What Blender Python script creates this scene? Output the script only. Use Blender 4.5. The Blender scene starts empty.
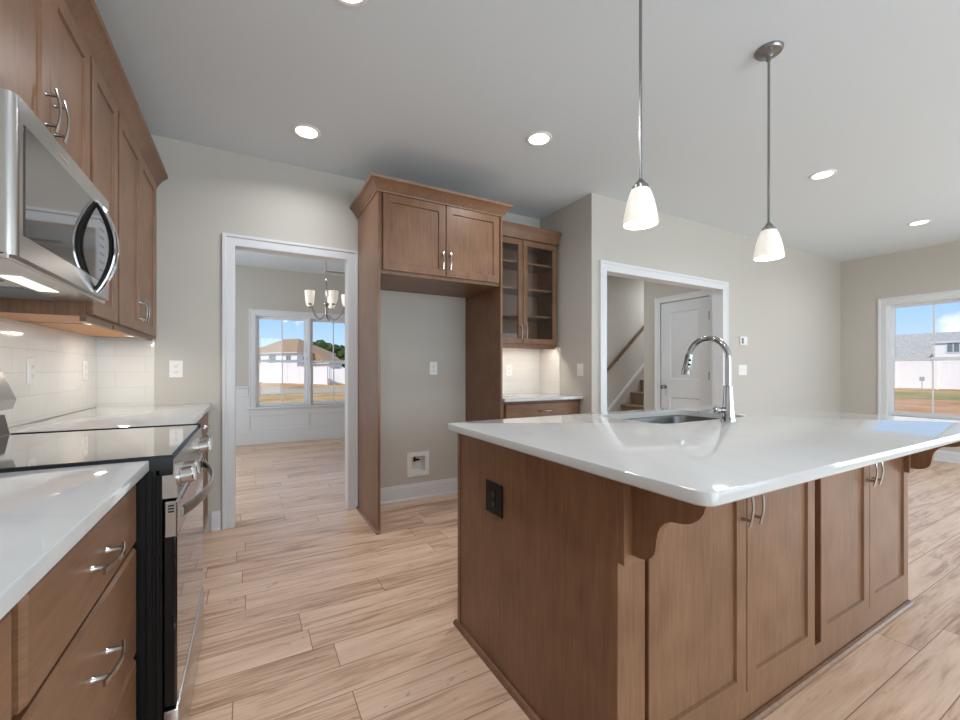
import bpy, bmesh, math, random
from mathutils import Vector, Matrix
random.seed(7)
D = bpy.data
SC = bpy.context.scene
COL = SC.collection
PI = math.pi

# ------------------------------------------------------------------ camera, world, sun, lights, exposure
cam_d = D.cameras.new('camera')
cam = D.objects.new('camera', cam_d)
COL.objects.link(cam)
cam.location = (0, 0, 1.15)
cam.rotation_euler = (math.radians(90), 0, -math.radians(29.1))
cam_d.sensor_width = 36
cam_d.lens = 414.8 * 36 / 960
cam_d.shift_y = 10 / 960
cam_d.clip_start = 0.02
cam_d.clip_end = 500
SC.camera = cam
SC.view_settings.view_transform = 'Standard'
SC.view_settings.look = 'None'
SC.view_settings.gamma = 1
SC.view_settings.use_curve_mapping = False
SC.view_settings.exposure = 0.26
SC.cycles.diffuse_bounces = 8
SC.cycles.max_bounces = 14


def lin(c):
    return tuple(((x / 255) / 12.92 if x / 255 <= .04045 else ((x / 255 + .055) / 1.055) ** 2.4) for x in c) + (1,)


world = D.worlds.new('sky_world')
SC.world = world
world.use_nodes = True
wn, wl = world.node_tree.nodes, world.node_tree.links
wn.clear()
w_out = wn.new('ShaderNodeOutputWorld')
w_bg = wn.new('ShaderNodeBackground')
w_tc = wn.new('ShaderNodeTexCoord')
w_sep = wn.new('ShaderNodeSeparateXYZ')
w_r = wn.new('ShaderNodeValToRGB')
w_r.color_ramp.elements[0].position = 0.0
w_r.color_ramp.elements[0].color = lin((206, 228, 250))
w_r.color_ramp.elements[1].position = 0.5
w_r.color_ramp.elements[1].color = lin((95, 150, 225))
e = w_r.color_ramp.elements.new(0.12)
e.color = lin((156, 200, 246))
w_n = wn.new('ShaderNodeTexNoise')
w_n.inputs['Scale'].default_value = 22.0
w_n.inputs['Detail'].default_value = 6
w_dis = wn.new('ShaderNodeVectorMath')
w_dis.operation = 'DISTANCE'
w_dis.inputs[1].default_value = (.979, .188, .064)
w_cr = wn.new('ShaderNodeMapRange')
w_cr.inputs['From Min'].default_value = .068
w_cr.inputs['From Max'].default_value = .052
w_dn = wn.new('ShaderNodeMath')
w_dn.operation = 'MULTIPLY_ADD'
w_dn.inputs[1].default_value = .07
wl.new(w_n.outputs['Fac'], w_dn.inputs[0])
wl.new(w_dis.outputs['Value'], w_dn.inputs[2])
wl.new(w_dn.outputs[0], w_cr.inputs['Value'])
w_mix = wn.new('ShaderNodeMixRGB')
w_mix.inputs[2].default_value = lin((245, 249, 255))
wl.new(w_tc.outputs['Generated'], w_sep.inputs[0])
wl.new(w_sep.outputs[2], w_r.inputs[0])
wl.new(w_tc.outputs['Generated'], w_n.inputs['Vector'])
wl.new(w_tc.outputs['Generated'], w_dis.inputs[0])
wl.new(w_cr.outputs[0], w_mix.inputs[0])
wl.new(w_r.outputs[0], w_mix.inputs[1])
wl.new(w_mix.outputs[0], w_bg.inputs[0])
w_bg.inputs[1].default_value = 1.0
wl.new(w_bg.outputs[0], w_out.inputs[0])

sun_d = D.lights.new('sun', 'SUN')
sun_d.energy = 2.6
sun_d.angle = math.radians(1)
sun_d.color = (1, .95, .87)
sun = D.objects.new('sun', sun_d)
COL.objects.link(sun)
sun.rotation_euler = Vector((.62, .30, -.72)).to_track_quat('-Z', 'Y').to_euler()


def area_light(name, loc, direction, sx, sy, power, color=(1, 1, 1), shape='RECTANGLE', spread=180):
    l = D.lights.new(name, 'AREA')
    l.shape = shape
    l.size = sx
    l.size_y = sy
    l.energy = power
    l.color = color
    l.spread = math.radians(spread)
    o = D.objects.new(name, l)
    COL.objects.link(o)
    o.location = loc
    o.rotation_euler = Vector(direction).to_track_quat('-Z', 'Y').to_euler()
    return o


FILL_TINT = (.72, .88, 1)
# unseen area lights added to brighten the rooms; the walls here have no openings
area_light('rear_fill_left', (2.3, -3.55, 1.30), (0, 1, 0), 3.8, 2.2, 118, FILL_TINT)
area_light('rear_fill_right', (5.6, -3.55, 1.35), (0, 1, 0), 2.6, 1.7, 26, FILL_TINT)
area_light('side_fill', (7.6, -1.3, 1.3), (-1, 0, 0), 2.6, 1.7, 68, FILL_TINT)
area_light('dining_fill', (-1.45, 5.4, 1.4), (1, 0, 0), 2.0, 1.6, 36, (.80, .90, 1))  # added fill beside the solid left wall of the dining room

# ------------------------------------------------------------------ materials


def new_mat(name):
    m = D.materials.new(name)
    m.use_nodes = True
    return m, m.node_tree.nodes, m.node_tree.links, m.node_tree.nodes['Principled BSDF']


def plain(name, rgb, rough=.5, metal=0, emit=None, estr=0, spec=None, bump=0, bscale=200, coat=0):
    m, n, l, p = new_mat(name)
    p.inputs['Base Color'].default_value = lin(rgb)
    p.inputs['Roughness'].default_value = rough
    p.inputs['Metallic'].default_value = metal
    if spec is not None:
        p.inputs['Specular IOR Level'].default_value = spec
    if coat:
        p.inputs['Coat Weight'].default_value = coat
        p.inputs['Coat Roughness'].default_value = .05
    if emit:
        p.inputs['Emission Color'].default_value = lin(emit)
        p.inputs['Emission Strength'].default_value = estr
    if bump:
        tc = n.new('ShaderNodeTexCoord')
        t = n.new('ShaderNodeTexNoise')
        t.inputs['Scale'].default_value = bscale
        b = n.new('ShaderNodeBump')
        b.inputs['Strength'].default_value = bump
        b.inputs['Distance'].default_value = .002
        l.new(tc.outputs['Object'], t.inputs['Vector'])
        l.new(t.outputs['Fac'], b.inputs['Height'])
        l.new(b.outputs[0], p.inputs['Normal'])
    return m


def wood(name, dark, light, rough=.38, scale=(22, 22, 1.6), amount=1.0):
    m, n, l, p = new_mat(name)
    tc = n.new('ShaderNodeTexCoord')
    mp = n.new('ShaderNodeMapping')
    mp.inputs['Scale'].default_value = scale
    t = n.new('ShaderNodeTexNoise')
    t.inputs['Scale'].default_value = 4
    t.inputs['Detail'].default_value = 7
    t.inputs['Roughness'].default_value = .6
    t2 = n.new('ShaderNodeTexNoise')
    t2.inputs['Scale'].default_value = 5
    t2.inputs['Detail'].default_value = 3
    r = n.new('ShaderNodeValToRGB')
    r.color_ramp.elements[0].position = .3
    r.color_ramp.elements[0].color = lin(dark)
    r.color_ramp.elements[1].position = .72
    r.color_ramp.elements[1].color = lin(light)
    mx = n.new('ShaderNodeMath')
    mx.operation = 'MULTIPLY_ADD'
    mx.inputs[1].default_value = .55
    add = n.new('ShaderNodeMath')
    add.operation = 'MULTIPLY'
    add.inputs[1].default_value = .45
    l.new(tc.outputs['Object'], mp.inputs[0])
    l.new(mp.outputs[0], t.inputs['Vector'])
    l.new(tc.outputs['Object'], t2.inputs['Vector'])
    l.new(t2.outputs['Fac'], add.inputs[0])
    l.new(t.outputs['Fac'], mx.inputs[0])
    l.new(add.outputs[0], mx.inputs[2])
    l.new(mx.outputs[0], r.inputs[0])
    l.new(r.outputs[0], p.inputs['Base Color'])
    p.inputs['Roughness'].default_value = rough
    return m


def floor_mat():
    m, n, l, p = new_mat('floor_planks')
    PWD, PL = .152, 1.22

    def math_(op, a, b=None, c=None):
        x = n.new('ShaderNodeMath')
        x.operation = op
        for i, v in enumerate((a, b, c)):
            if v is None:
                continue
            if isinstance(v, (int, float)):
                x.inputs[i].default_value = v
            else:
                l.new(v, x.inputs[i])
        return x.outputs[0]
    tc = n.new('ShaderNodeTexCoord')
    sp = n.new('ShaderNodeSeparateXYZ')
    l.new(tc.outputs['Object'], sp.inputs[0])
    vy = math_('DIVIDE', sp.outputs[1], PWD)
    row = math_('FLOOR', vy)
    w1 = n.new('ShaderNodeTexWhiteNoise')
    w1.noise_dimensions = '1D'
    l.new(row, w1.inputs['W'])
    ux = math_('ADD', math_('DIVIDE', sp.outputs[0], PL), math_('MULTIPLY', w1.outputs['Value'], 7.3))
    col = math_('FLOOR', ux)
    fx = math_('MULTIPLY', math_('FRACT', ux), PL)
    fy = math_('MULTIPLY', math_('FRACT', vy), PWD)
    dx = math_('MINIMUM', fx, math_('SUBTRACT', PL, fx))
    dy = math_('MINIMUM', fy, math_('SUBTRACT', PWD, fy))
    dd = math_('MINIMUM', dx, dy)
    gap = n.new('ShaderNodeMapRange')
    gap.inputs['From Min'].default_value = .0005
    gap.inputs['From Max'].default_value = .0022
    gap.inputs['To Min'].default_value = 1
    gap.inputs['To Max'].default_value = 0
    l.new(dd, gap.inputs['Value'])
    cid = n.new('ShaderNodeCombineXYZ')
    l.new(row, cid.inputs[0])
    l.new(col, cid.inputs[1])
    w2 = n.new('ShaderNodeTexWhiteNoise')
    w2.noise_dimensions = '2D'
    l.new(cid.outputs[0], w2.inputs['Vector'])
    sc = n.new('ShaderNodeVectorMath')
    sc.operation = 'SCALE'
    sc.inputs['Scale'].default_value = 41
    l.new(w2.outputs['Color'], sc.inputs[0])
    ad = n.new('ShaderNodeVectorMath')
    ad.operation = 'ADD'
    l.new(tc.outputs['Object'], ad.inputs[0])
    l.new(sc.outputs[0], ad.inputs[1])

    def grain(scale, ns, det, dist):
        mp = n.new('ShaderNodeMapping')
        mp.inputs['Scale'].default_value = scale
        l.new(ad.outputs[0], mp.inputs[0])
        g = n.new('ShaderNodeTexNoise')
        g.inputs['Scale'].default_value = ns
        g.inputs['Detail'].default_value = det
        g.inputs['Roughness'].default_value = .6
        g.inputs['Distortion'].default_value = dist
        l.new(mp.outputs[0], g.inputs['Vector'])
        return g.outputs['Fac']
    g1 = grain((.9, 9, 1), 2.2, 6, .9)      # broad figure
    g2 = grain((2.2, 60, 1), 2.0, 4, .2)    # fine streaks
    g3 = grain((3.2, 9, 1), 2.4, 5, 1.6)    # knots and checks
    base = math_('ADD', math_('MULTIPLY', g1, .62), math_('MULTIPLY', g2, .30))
    tot = math_('ADD', base, math_('MULTIPLY', w2.outputs['Value'], .13))
    r = n.new('ShaderNodeValToRGB')
    r.color_ramp.elements[0].position = .36
    r.color_ramp.elements[0].color = lin((166, 126, 97))
    r.color_ramp.elements[1].position = .70
    r.color_ramp.elements[1].color = lin((238, 209, 184))
    em = r.color_ramp.elements.new(.52)
    em.color = lin((221, 186, 158))
    l.new(tot, r.inputs[0])
    kr = n.new('ShaderNodeValToRGB')
    kr.color_ramp.elements[0].position = .635
    kr.color_ramp.elements[0].color = (0, 0, 0, 1)
    kr.color_ramp.elements[1].position = .73
    kr.color_ramp.elements[1].color = (.65, .65, .65, 1)
    l.new(g3, kr.inputs[0])
    mk = n.new('ShaderNodeMixRGB')
    mk.inputs[2].default_value = lin((132, 98, 74))
    l.new(kr.outputs[0], mk.inputs[0])
    l.new(r.outputs[0], mk.inputs[1])
    mo = n.new('ShaderNodeMixRGB')
    mo.inputs[2].default_value = lin((118, 88, 68))
    l.new(gap.outputs[0], mo.inputs[0])
    l.new(mk.outputs[0], mo.inputs[1])
    l.new(mo.outputs[0], p.inputs['Base Color'])
    p.inputs['Roughness'].default_value = .34
    p.inputs['Specular IOR Level'].default_value = .5
    b = n.new('ShaderNodeBump')
    b.inputs['Strength'].default_value = .2
    b.inputs['Distance'].default_value = .002
    l.new(math_('SUBTRACT', g2, gap.outputs[0]), b.inputs['Height'])
    l.new(b.outputs[0], p.inputs['Normal'])
    return m


def tile_mat(name, axis):
    m, n, l, p = new_mat(name)
    tc = n.new('ShaderNodeTexCoord')
    sp = n.new('ShaderNodeSeparateXYZ')
    cb = n.new('ShaderNodeCombineXYZ')
    l.new(tc.outputs['Object'], sp.inputs[0])
    l.new(sp.outputs[axis], cb.inputs[0])
    l.new(sp.outputs[2], cb.inputs[1])
    br = n.new('ShaderNodeTexBrick')
    br.offset = .5
    br.inputs['Scale'].default_value = 1
    br.inputs['Brick Width'].default_value = .305
    br.inputs['Row Height'].default_value = .1035
    br.inputs['Mortar Size'].default_value = .0016
    br.inputs['Mortar Smooth'].default_value = .3
    br.inputs['Color1'].default_value = lin((232, 229, 224))
    br.inputs['Color2'].default_value = lin((228, 225, 220))
    br.inputs['Mortar'].default_value = lin((214, 210, 204))
    l.new(cb.outputs[0], br.inputs['Vector'])
    l.new(br.outputs['Color'], p.inputs['Base Color'])
    p.inputs['Roughness'].default_value = .1
    t = n.new('ShaderNodeTexNoise')
    t.inputs['Scale'].default_value = 14
    l.new(tc.outputs['Object'], t.inputs['Vector'])
    s = n.new('ShaderNodeMath')
    s.operation = 'SUBTRACT'
    l.new(t.outputs['Fac'], s.inputs[0])
    l.new(br.outputs['Fac'], s.inputs[1])
    b = n.new('ShaderNodeBump')
    b.inputs['Strength'].default_value = .35
    b.inputs['Distance'].default_value = .003
    l.new(s.outputs[0], b.inputs['Height'])
    l.new(b.outputs[0], p.inputs['Normal'])
    return m


def quartz_mat():
    m, n, l, p = new_mat('white_quartz')
    tc = n.new('ShaderNodeTexCoord')
    t = n.new('ShaderNodeTexNoise')
    t.inputs['Scale'].default_value = 1.6
    t.inputs['Detail'].default_value = 8
    t.inputs['Distortion'].default_value = 1.8
    r = n.new('ShaderNodeValToRGB')
    r.color_ramp.elements[0].position = .44
    r.color_ramp.elements[0].color = lin((204, 204, 204))
    r.color_ramp.elements[1].position = .56
    r.color_ramp.elements[1].color = lin((204, 204, 204))
    e = r.color_ramp.elements.new(.5)
    e.color = lin((201, 201, 201))
    l.new(tc.outputs['Object'], t.inputs['Vector'])
    l.new(t.outputs['Fac'], r.inputs[0])
    l.new(r.outputs[0], p.inputs['Base Color'])
    p.inputs['Roughness'].default_value = .045
    p.inputs['Specular IOR Level'].default_value = .5
    return m


def glass_mat(name, refl=.07, tint=(255, 255, 255)):
    m = D.materials.new(name)
    m.use_nodes = True
    n, l = m.node_tree.nodes, m.node_tree.links
    n.clear()
    o = n.new('ShaderNodeOutputMaterial')
    t = n.new('ShaderNodeBsdfTransparent')
    t.inputs[0].default_value = lin(tint)
    g = n.new('ShaderNodeBsdfGlossy')
    g.inputs['Roughness'].default_value = .02
    f = n.new('ShaderNodeFresnel')
    f.inputs[0].default_value = 1.35
    x = n.new('ShaderNodeMixShader')
    l.new(f.outputs[0], x.inputs[0])
    l.new(t.outputs[0], x.inputs[1])
    l.new(g.outputs[0], x.inputs[2])
    l.new(x.outputs[0], o.inputs[0])
    return m


def brushed(name, rgb, rough=.28, axis=1):
    m, n, l, p = new_mat(name)
    p.inputs['Base Color'].default_value = lin(rgb)
    p.inputs['Metallic'].default_value = 1
    p.inputs['Roughness'].default_value = rough
    p.inputs['Anisotropic'].default_value = .4
    return m


def ground_mat(name, a, b, c, scale=.5):
    m, n, l, p = new_mat(name)
    tc = n.new('ShaderNodeTexCoord')
    t = n.new('ShaderNodeTexNoise')
    t.inputs['Scale'].default_value = scale
    t.inputs['Detail'].default_value = 10
    t.inputs['Roughness'].default_value = .7
    r = n.new('ShaderNodeValToRGB')
    r.color_ramp.elements[0].position = .35
    r.color_ramp.elements[0].color = lin(a)
    r.color_ramp.elements[1].position = .65
    r.color_ramp.elements[1].color = lin(c)
    e = r.color_ramp.elements.new(.5)
    e.color = lin(b)
    l.new(tc.outputs['Object'], t.inputs['Vector'])
    l.new(t.outputs['Fac'], r.inputs[0])
    l.new(r.outputs[0], p.inputs['Base Color'])
    p.inputs['Roughness'].default_value = .95
    p.inputs['Specular IOR Level'].default_value = .1
    return m


M = {}
M['wall'] = plain('greige_wall_paint', (199, 194, 186), .85, spec=.25, bump=.15, bscale=160)
M['ceil'] = plain('ceiling_paint', (221, 229, 234), .9, spec=.15, bump=.15, bscale=130)
M['trim'] = plain('white_trim_paint', (222, 224, 226), .35)
M['floor'] = floor_mat()
M['wood'] = wood('stained_maple', (106, 74, 51), (148, 110, 82), .36)
M['woodh'] = wood('stained_maple_horizontal', (106, 74, 51), (148, 110, 82), .36, (1.6, 1.6, 22))
M['woodin'] = wood('cabinet_interior', (122, 90, 66), (146, 110, 84), .5)
M['maple'] = wood('natural_maple', (206, 140, 76), (224, 160, 94), .45, (1.6, 18, 18))
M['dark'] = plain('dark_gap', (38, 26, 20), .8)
M['quartz'] = quartz_mat()
M['tile_y'] = tile_mat('glossy_white_tile_side', 1)
M['tile_x'] = tile_mat('glossy_white_tile_end', 0)
M['nickel'] = plain('polished_nickel', (180, 178, 175), .18, 1)
M['satin'] = plain('satin_nickel', (150, 150, 150), .3, 1)
M['hinge'] = plain('dark_nickel', (92, 92, 92), .4, .8)
M['chrome'] = plain('chrome', (222, 222, 224), .08, 1)
M['steel'] = brushed('brushed_stainless', (196, 193, 190), .26, 1)
M['steelx'] = brushed('brushed_stainless_vertical', (196, 193, 190), .26, 2)
M['fchrome'] = plain('faucet_chrome', (178, 178, 180), .12, 1)
M['sinksteel'] = brushed('sink_stainless', (128, 128, 129), .28, 0)
M['dsteel'] = brushed('dark_stainless', (116, 114, 112), .3, 1)
M['black'] = plain('black_enamel', (12, 12, 13), .35, spec=.3)
M['blackp'] = plain('black_plastic', (14, 14, 15), .45, spec=.3)
M['bglass'] = plain('black_glass', (10, 10, 11), .03, spec=.9, coat=.6)
M['mglass'] = plain('mirror_dark_glass', (52, 46, 42), .03, metal=.3, spec=1, coat=.6)
M['cooktop'] = plain('ceramic_cooktop', (24, 24, 25), .06, spec=1.0, coat=1)
M['bring'] = plain('burner_print', (40, 40, 41), .08, spec=1.0, coat=1)
M['plate'] = plain('white_plastic', (240, 239, 236), .35)
M['greyp'] = plain('grey_plastic', (120, 120, 122), .5)
M['pane'] = glass_mat('window_glass')
M['cpane'] = glass_mat('cabinet_glass', .1)
M['vinyl'] = plain('white_vinyl', (238, 239, 241), .4)
M['shade'] = plain('frosted_glass_shade', (250, 246, 238), .35, emit=(255, 242, 226), estr=.24)
M['bulb'] = plain('lamp_bulb', (255, 250, 240), .4, emit=(255, 240, 215), estr=4)
M['canlens'] = plain('recessed_lens', (255, 255, 255), .5, emit=(255, 252, 246), estr=6)
M['mlight'] = plain('range_light_lens', (255, 255, 255), .5, emit=(255, 252, 246), estr=.8)
M['led'] = plain('led_strip', (255, 255, 255), .5, emit=(255, 232, 196), estr=3)
M['carpet'] = plain('tan_carpet', (150, 126, 106), .98, spec=.05, bump=1.0, bscale=400)
M['rail'] = wood('stair_rail_wood', (98, 70, 50), (122, 90, 66), .4, (4, 30, 30))
M['lawn'] = ground_mat('dry_lawn', (176, 128, 78), (205, 160, 104), (222, 184, 132), .35)
M['clay'] = ground_mat('bare_clay', (196, 138, 92), (216, 160, 112), (226, 178, 132), .6)
M['green'] = ground_mat('green_lawn', (156, 142, 82), (176, 160, 100), (194, 174, 118), .5)
M['road'] = ground_mat('pale_road', (182, 164, 134), (192, 174, 144), (200, 184, 154), .8)
M['fence'] = plain('white_vinyl_fence', (250, 246, 240), .5)
M['siding'] = plain('white_siding', (244, 242, 238), .7)
M['shingle'] = plain('tan_shingles', (176, 142, 104), .9, bump=.8, bscale=6)
M['greysh'] = ground_mat('grey_shingles', (168, 160, 146), (192, 184, 168), (208, 200, 186), 5)
M['boxgrey'] = plain('utility_grey', (176, 178, 176), .6)
M['hwin'] = plain('house_window_glass', (120, 128, 130), .1)
M['leaf'] = ground_mat('tree_leaves', (38, 52, 26), (64, 84, 40), (100, 116, 64), 2.2)
M['bark'] = plain('bark', (90, 70, 54), .9)

# ------------------------------------------------------------------ mesh building


def XYZ(p):
    return Vector(p)


def frame(o, U, V, W):
    o, U, V, W = Vector(o), Vector(U), Vector(V), Vector(W)
    return lambda p: o + U * p[0] + V * p[1] + W * p[2]


def root_of(o):
    while o.parent:
        o = o.parent
    return o


class MB:
    def __init__(self, f=XYZ):
        self.bm = bmesh.new()
        self.f = f

    def _add(self, tmp, mats=None):
        base = {}
        for v in tmp.verts:
            base[v] = self.bm.verts.new(v.co)
        for fc in tmp.faces:
            try:
                nf = self.bm.faces.new([base[v] for v in fc.verts])
                nf.smooth = fc.smooth
            except ValueError:
                pass
        tmp.free()
        return self

    def box(self, u0, u1, v0, v1, w0, w1, bev=0, seg=1):
        t = bmesh.new()
        vs = [t.verts.new((x, y, z)) for x in (u0, u1) for y in (v0, v1) for z in (w0, w1)]
        for q in ((0, 1, 3, 2), (4, 6, 7, 5), (0, 4, 5, 1), (2, 3, 7, 6), (0, 2, 6, 4), (1, 5, 7, 3)):
            t.faces.new([vs[i] for i in q])
        if bev:
            bmesh.ops.bevel(t, geom=list(t.edges), offset=bev, segments=seg, affect='EDGES', profile=.5)
        for v in t.verts:
            v.co = self.f(v.co)
        return self._add(t)

    def loops(self, loops, cap0=True, cap1=True, close=True, raw=False):
        """skin a row of equal length closed loops"""
        t = bmesh.new()
        L = [[t.verts.new(p if raw else self.f(p)) for p in lp] for lp in loops]
        n = len(L[0])
        for a, b in zip(L, L[1:]):
            for i in range(n if close else n - 1):
                j = (i + 1) % n
                t.faces.new((a[i], a[j], b[j], b[i]))
        if cap0:
            t.faces.new(L[0][::-1])
        if cap1:
            t.faces.new(L[-1])
        return self._add(t)

    def prism(self, pts, a0, a1, bev=0):
        """pts in (u,v); extruded along w"""
        return self.loops([[(p[0], p[1], a0) for p in pts], [(p[0], p[1], a1) for p in pts]])

    def tube(self, path, r, seg=12, cap=True, rz=None):
        path = [Vector(self.f(p)) for p in path]
        rad = r if isinstance(r, (list, tuple)) else [r] * len(path)
        lps = []
        up = None
        for i, p in enumerate(path):
            a = path[max(0, i - 1)]
            b = path[min(len(path) - 1, i + 1)]
            d = (b - a).normalized()
            if up is None:
                up = Vector((0, 0, 1)) if abs(d.z) < .9 else Vector((1, 0, 0))
            x = d.cross(up).normalized()
            y = x.cross(d).normalized()
            up = y
            lps.append([p + (x * math.cos(2 * PI * k / seg) + y * math.sin(2 * PI * k / seg)) * rad[i] for k in range(seg)])
        return self.loops(lps, cap, cap, raw=True)

    def strap(self, path, w, t, wdir):
        """flat bar along path: width along wdir (world after map), thickness t across"""
        path = [Vector(self.f(p)) for p in path]
        ws = w if isinstance(w, (list, tuple)) else [w] * len(path)
        wd = Vector(wdir).normalized()
        lps = []
        for i, p in enumerate(path):
            d = (path[min(len(path) - 1, i + 1)] - path[max(0, i - 1)]).normalized()
            nn = d.cross(wd).normalized()
            a, b = wd * ws[i] / 2, nn * t / 2
            c = .7
            lps.append([p + a * c + b, p + a + b * .4, p + a - b * .4, p + a * c - b, p - a * c - b, p - a - b * .4, p - a + b * .4, p - a * c + b])
        return self.loops(lps, raw=True)

    def lathe(self, prof, c=(0, 0, 0), ax=(0, 0, 1), seg=24, cap0=True, cap1=True):
        c, ax = Vector(c), Vector(ax).normalized()
        s = Vector((1, 0, 0)) if abs(ax.x) < .9 else Vector((0, 1, 0))
        x = ax.cross(s).normalized()
        y = ax.cross(x)
        lps = [[self.f(c + ax * h + (x * math.cos(2 * PI * k / seg) + y * math.sin(2 * PI * k / seg)) * max(r, 1e-4)) for k in range(seg)] for r, h in prof]
        return self.loops(lps, cap0, cap1, raw=True)

    def sweep(self, path, prof, closed=False):
        """2-D path (u,v) swept with profile [(offset to the right of travel, w)], mitred corners"""
        P = [Vector(p) for p in path]
        n = len(P)
        lps = []
        for i in range(n):
            if closed or 0 < i < n - 1:
                d0 = (P[i] - P[i - 1]).normalized()
                d1 = (P[(i + 1) % n] - P[i]).normalized()
                n0 = Vector((d0.y, -d0.x))
                n1 = Vector((d1.y, -d1.x))
                m = (n0 + n1)
                m = m / max(m.dot(n0), 1e-6)
            else:
                d = (P[1] - P[0]) if i == 0 else (P[-1] - P[-2])
                d.normalize()
                m = Vector((d.y, -d.x))
            lps.append([self.f((P[i].x + m.x * a, P[i].y + m.y * a, w)) for a, w in prof])
        if closed:
            lps.append(lps[0])
        return self.loops(lps, not closed, not closed, raw=True)

    def build(self, name, mat, parent=None, loc=None, smooth=True, angle=35, **props):
        me = D.meshes.new(name)
        bmesh.ops.remove_doubles(self.bm, verts=self.bm.verts, dist=1e-6)
        bmesh.ops.recalc_face_normals(self.bm, faces=self.bm.faces)
        o = D.objects.new(name, me)
        COL.objects.link(o)
        if parent is not None:
            r = root_of(parent).location
            o.parent = parent
        else:
            r = Vector(loc) if loc else Vector((0, 0, 0))
            o.location = r
        for v in self.bm.verts:
            v.co -= r
        if smooth:
            for f in self.bm.faces:
                f.smooth = True
        self.bm.to_mesh(me)
        self.bm.free()
        if smooth:
            me.set_sharp_from_angle(angle=math.radians(angle))
        me.materials.append(M[mat] if isinstance(mat, str) else mat)
        for k, v in props.items():
            o[k] = v
        return o


def thing(name, loc, label, cat, group=None):
    o = D.objects.new(name, None)
    o.empty_display_size = .1
    COL.objects.link(o)
    o.location = loc
    return tag(o, label, cat, group)


def tag(o, label, cat, group=None):
    o['label'] = label
    o['category'] = cat
    if group:
        o['group'] = group
    return o


def struct(o):
    o['kind'] = 'structure'
    return o


def copy_tree(o, parent=None):
    c = o.copy()
    COL.objects.link(c)
    if parent is not None:
        c.parent = parent
    for ch in list(o.children):
        copy_tree(ch, c)
    return c


def rounded(x0, x1, y0, y1, r, seg=6):
    pts = []
    for cx, cy, a0 in ((x1 - r, y0 + r, -90), (x1 - r, y1 - r, 0), (x0 + r, y1 - r, 90), (x0 + r, y0 + r, 180)):
        for k in range(seg + 1):
            a = math.radians(a0 + 90 * k / seg)
            pts.append((cx + r * math.cos(a), cy + r * math.sin(a)))
    return pts


def slab(name, x0, x1, y0, y1, z0, z1, r, mat, hole=None, loc=None, e=.004):
    """stone slab with eased edges, round corners and an optional hole (x0,x1,y0,y1,r)"""
    mb = MB()
    bm = mb.bm

    def ring(ins, z, h=False):
        if h:
            p = rounded(hole[0], hole[1], hole[2], hole[3], hole[4])
        else:
            p = rounded(x0 + ins, x1 - ins, y0 + ins, y1 - ins, max(r - ins, .0005))
        return [bm.verts.new((a, b, z)) for a, b in p]
    R = [ring(e, z0), ring(0, z0 + e), ring(0, z1 - e), ring(e * .3, z1 - e * .3), ring(e, z1)]
    n = len(R[0])
    for a, b in zip(R, R[1:]):
        for i in range(n):
            j = (i + 1) % n
            bm.faces.new((a[i], a[j], b[j], b[i]))
    if hole:
        H = [ring(0, z0, True), ring(0, z1, True)]
        for i in range(n):
            j = (i + 1) % n
            bm.faces.new((H[0][i], H[1][i], H[1][j], H[0][j]))
        for o_, h_ in ((R[0], H[0]), (R[-1], H[1])):
            es = []
            for rr in (o_, h_):
                for i in range(n):
                    es.append(bm.edges.get((rr[i], rr[(i + 1) % n])))
            bmesh.ops.triangle_fill(bm, edges=es, use_beauty=True)
    else:
        bm.faces.new(R[0][::-1])
        bm.faces.new(R[-1])
    return mb.build(name, mat, loc=loc)


# frames of reference: left run faces +X, back run and island front face -Y
LEFT = lambda x: frame((x, 0, 0), (0, 1, 0), (0, 0, 1), (1, 0, 0))
FRONT = lambda y: frame((0, y, 0), (1, 0, 0), (0, 0, 1), (0, -1, 0))


def shaker(F, u0, u1, v0, v1, name, parent, mat='wood', st=.057, th=.019, rec=.009, glass=False, top=None):
    """shaker door; w = 0 is its front face"""
    mb = MB(F)

    def rect(i, w):
        return [(u0 + i, v0 + i, w), (u1 - i, v0 + i, w), (u1 - i, v1 - i, w), (u0 + i, v1 - i, w)]
    if glass:
        mb.loops([rect(st, -th), rect(0, -th), rect(0, -.002), rect(.002, 0), rect(st - .003, 0), rect(st, -.005), rect(st, -th)], False, False)
    else:
        mb.loops([rect(0, -th), rect(0, -.002), rect(.002, 0), rect(st - .002, 0), rect(st + .002, -rec)])
    o = mb.build(name, mat, parent, angle=20)
    if glass:
        MB(F).box(u0 + st - .004, u1 - st + .004, v0 + st - .004, v1 - st + .004, -.014, -.010).build('pane', 'cpane', o)
    return o


def slabfront(F, u0, u1, v0, v1, name, parent, th=.019):
    mb = MB(F)

    def rect(i, w):
        return [(u0 + i, v0 + i, w), (u1 - i, v0 + i, w), (u1 - i, v1 - i, w), (u0 + i, v1 - i, w)]
    mb.loops([rect(0, -th), rect(0, -.007), rect(.006, 0)])
    return mb.build(name, 'woodh', parent, angle=20)


HANDLES = {}


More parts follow.
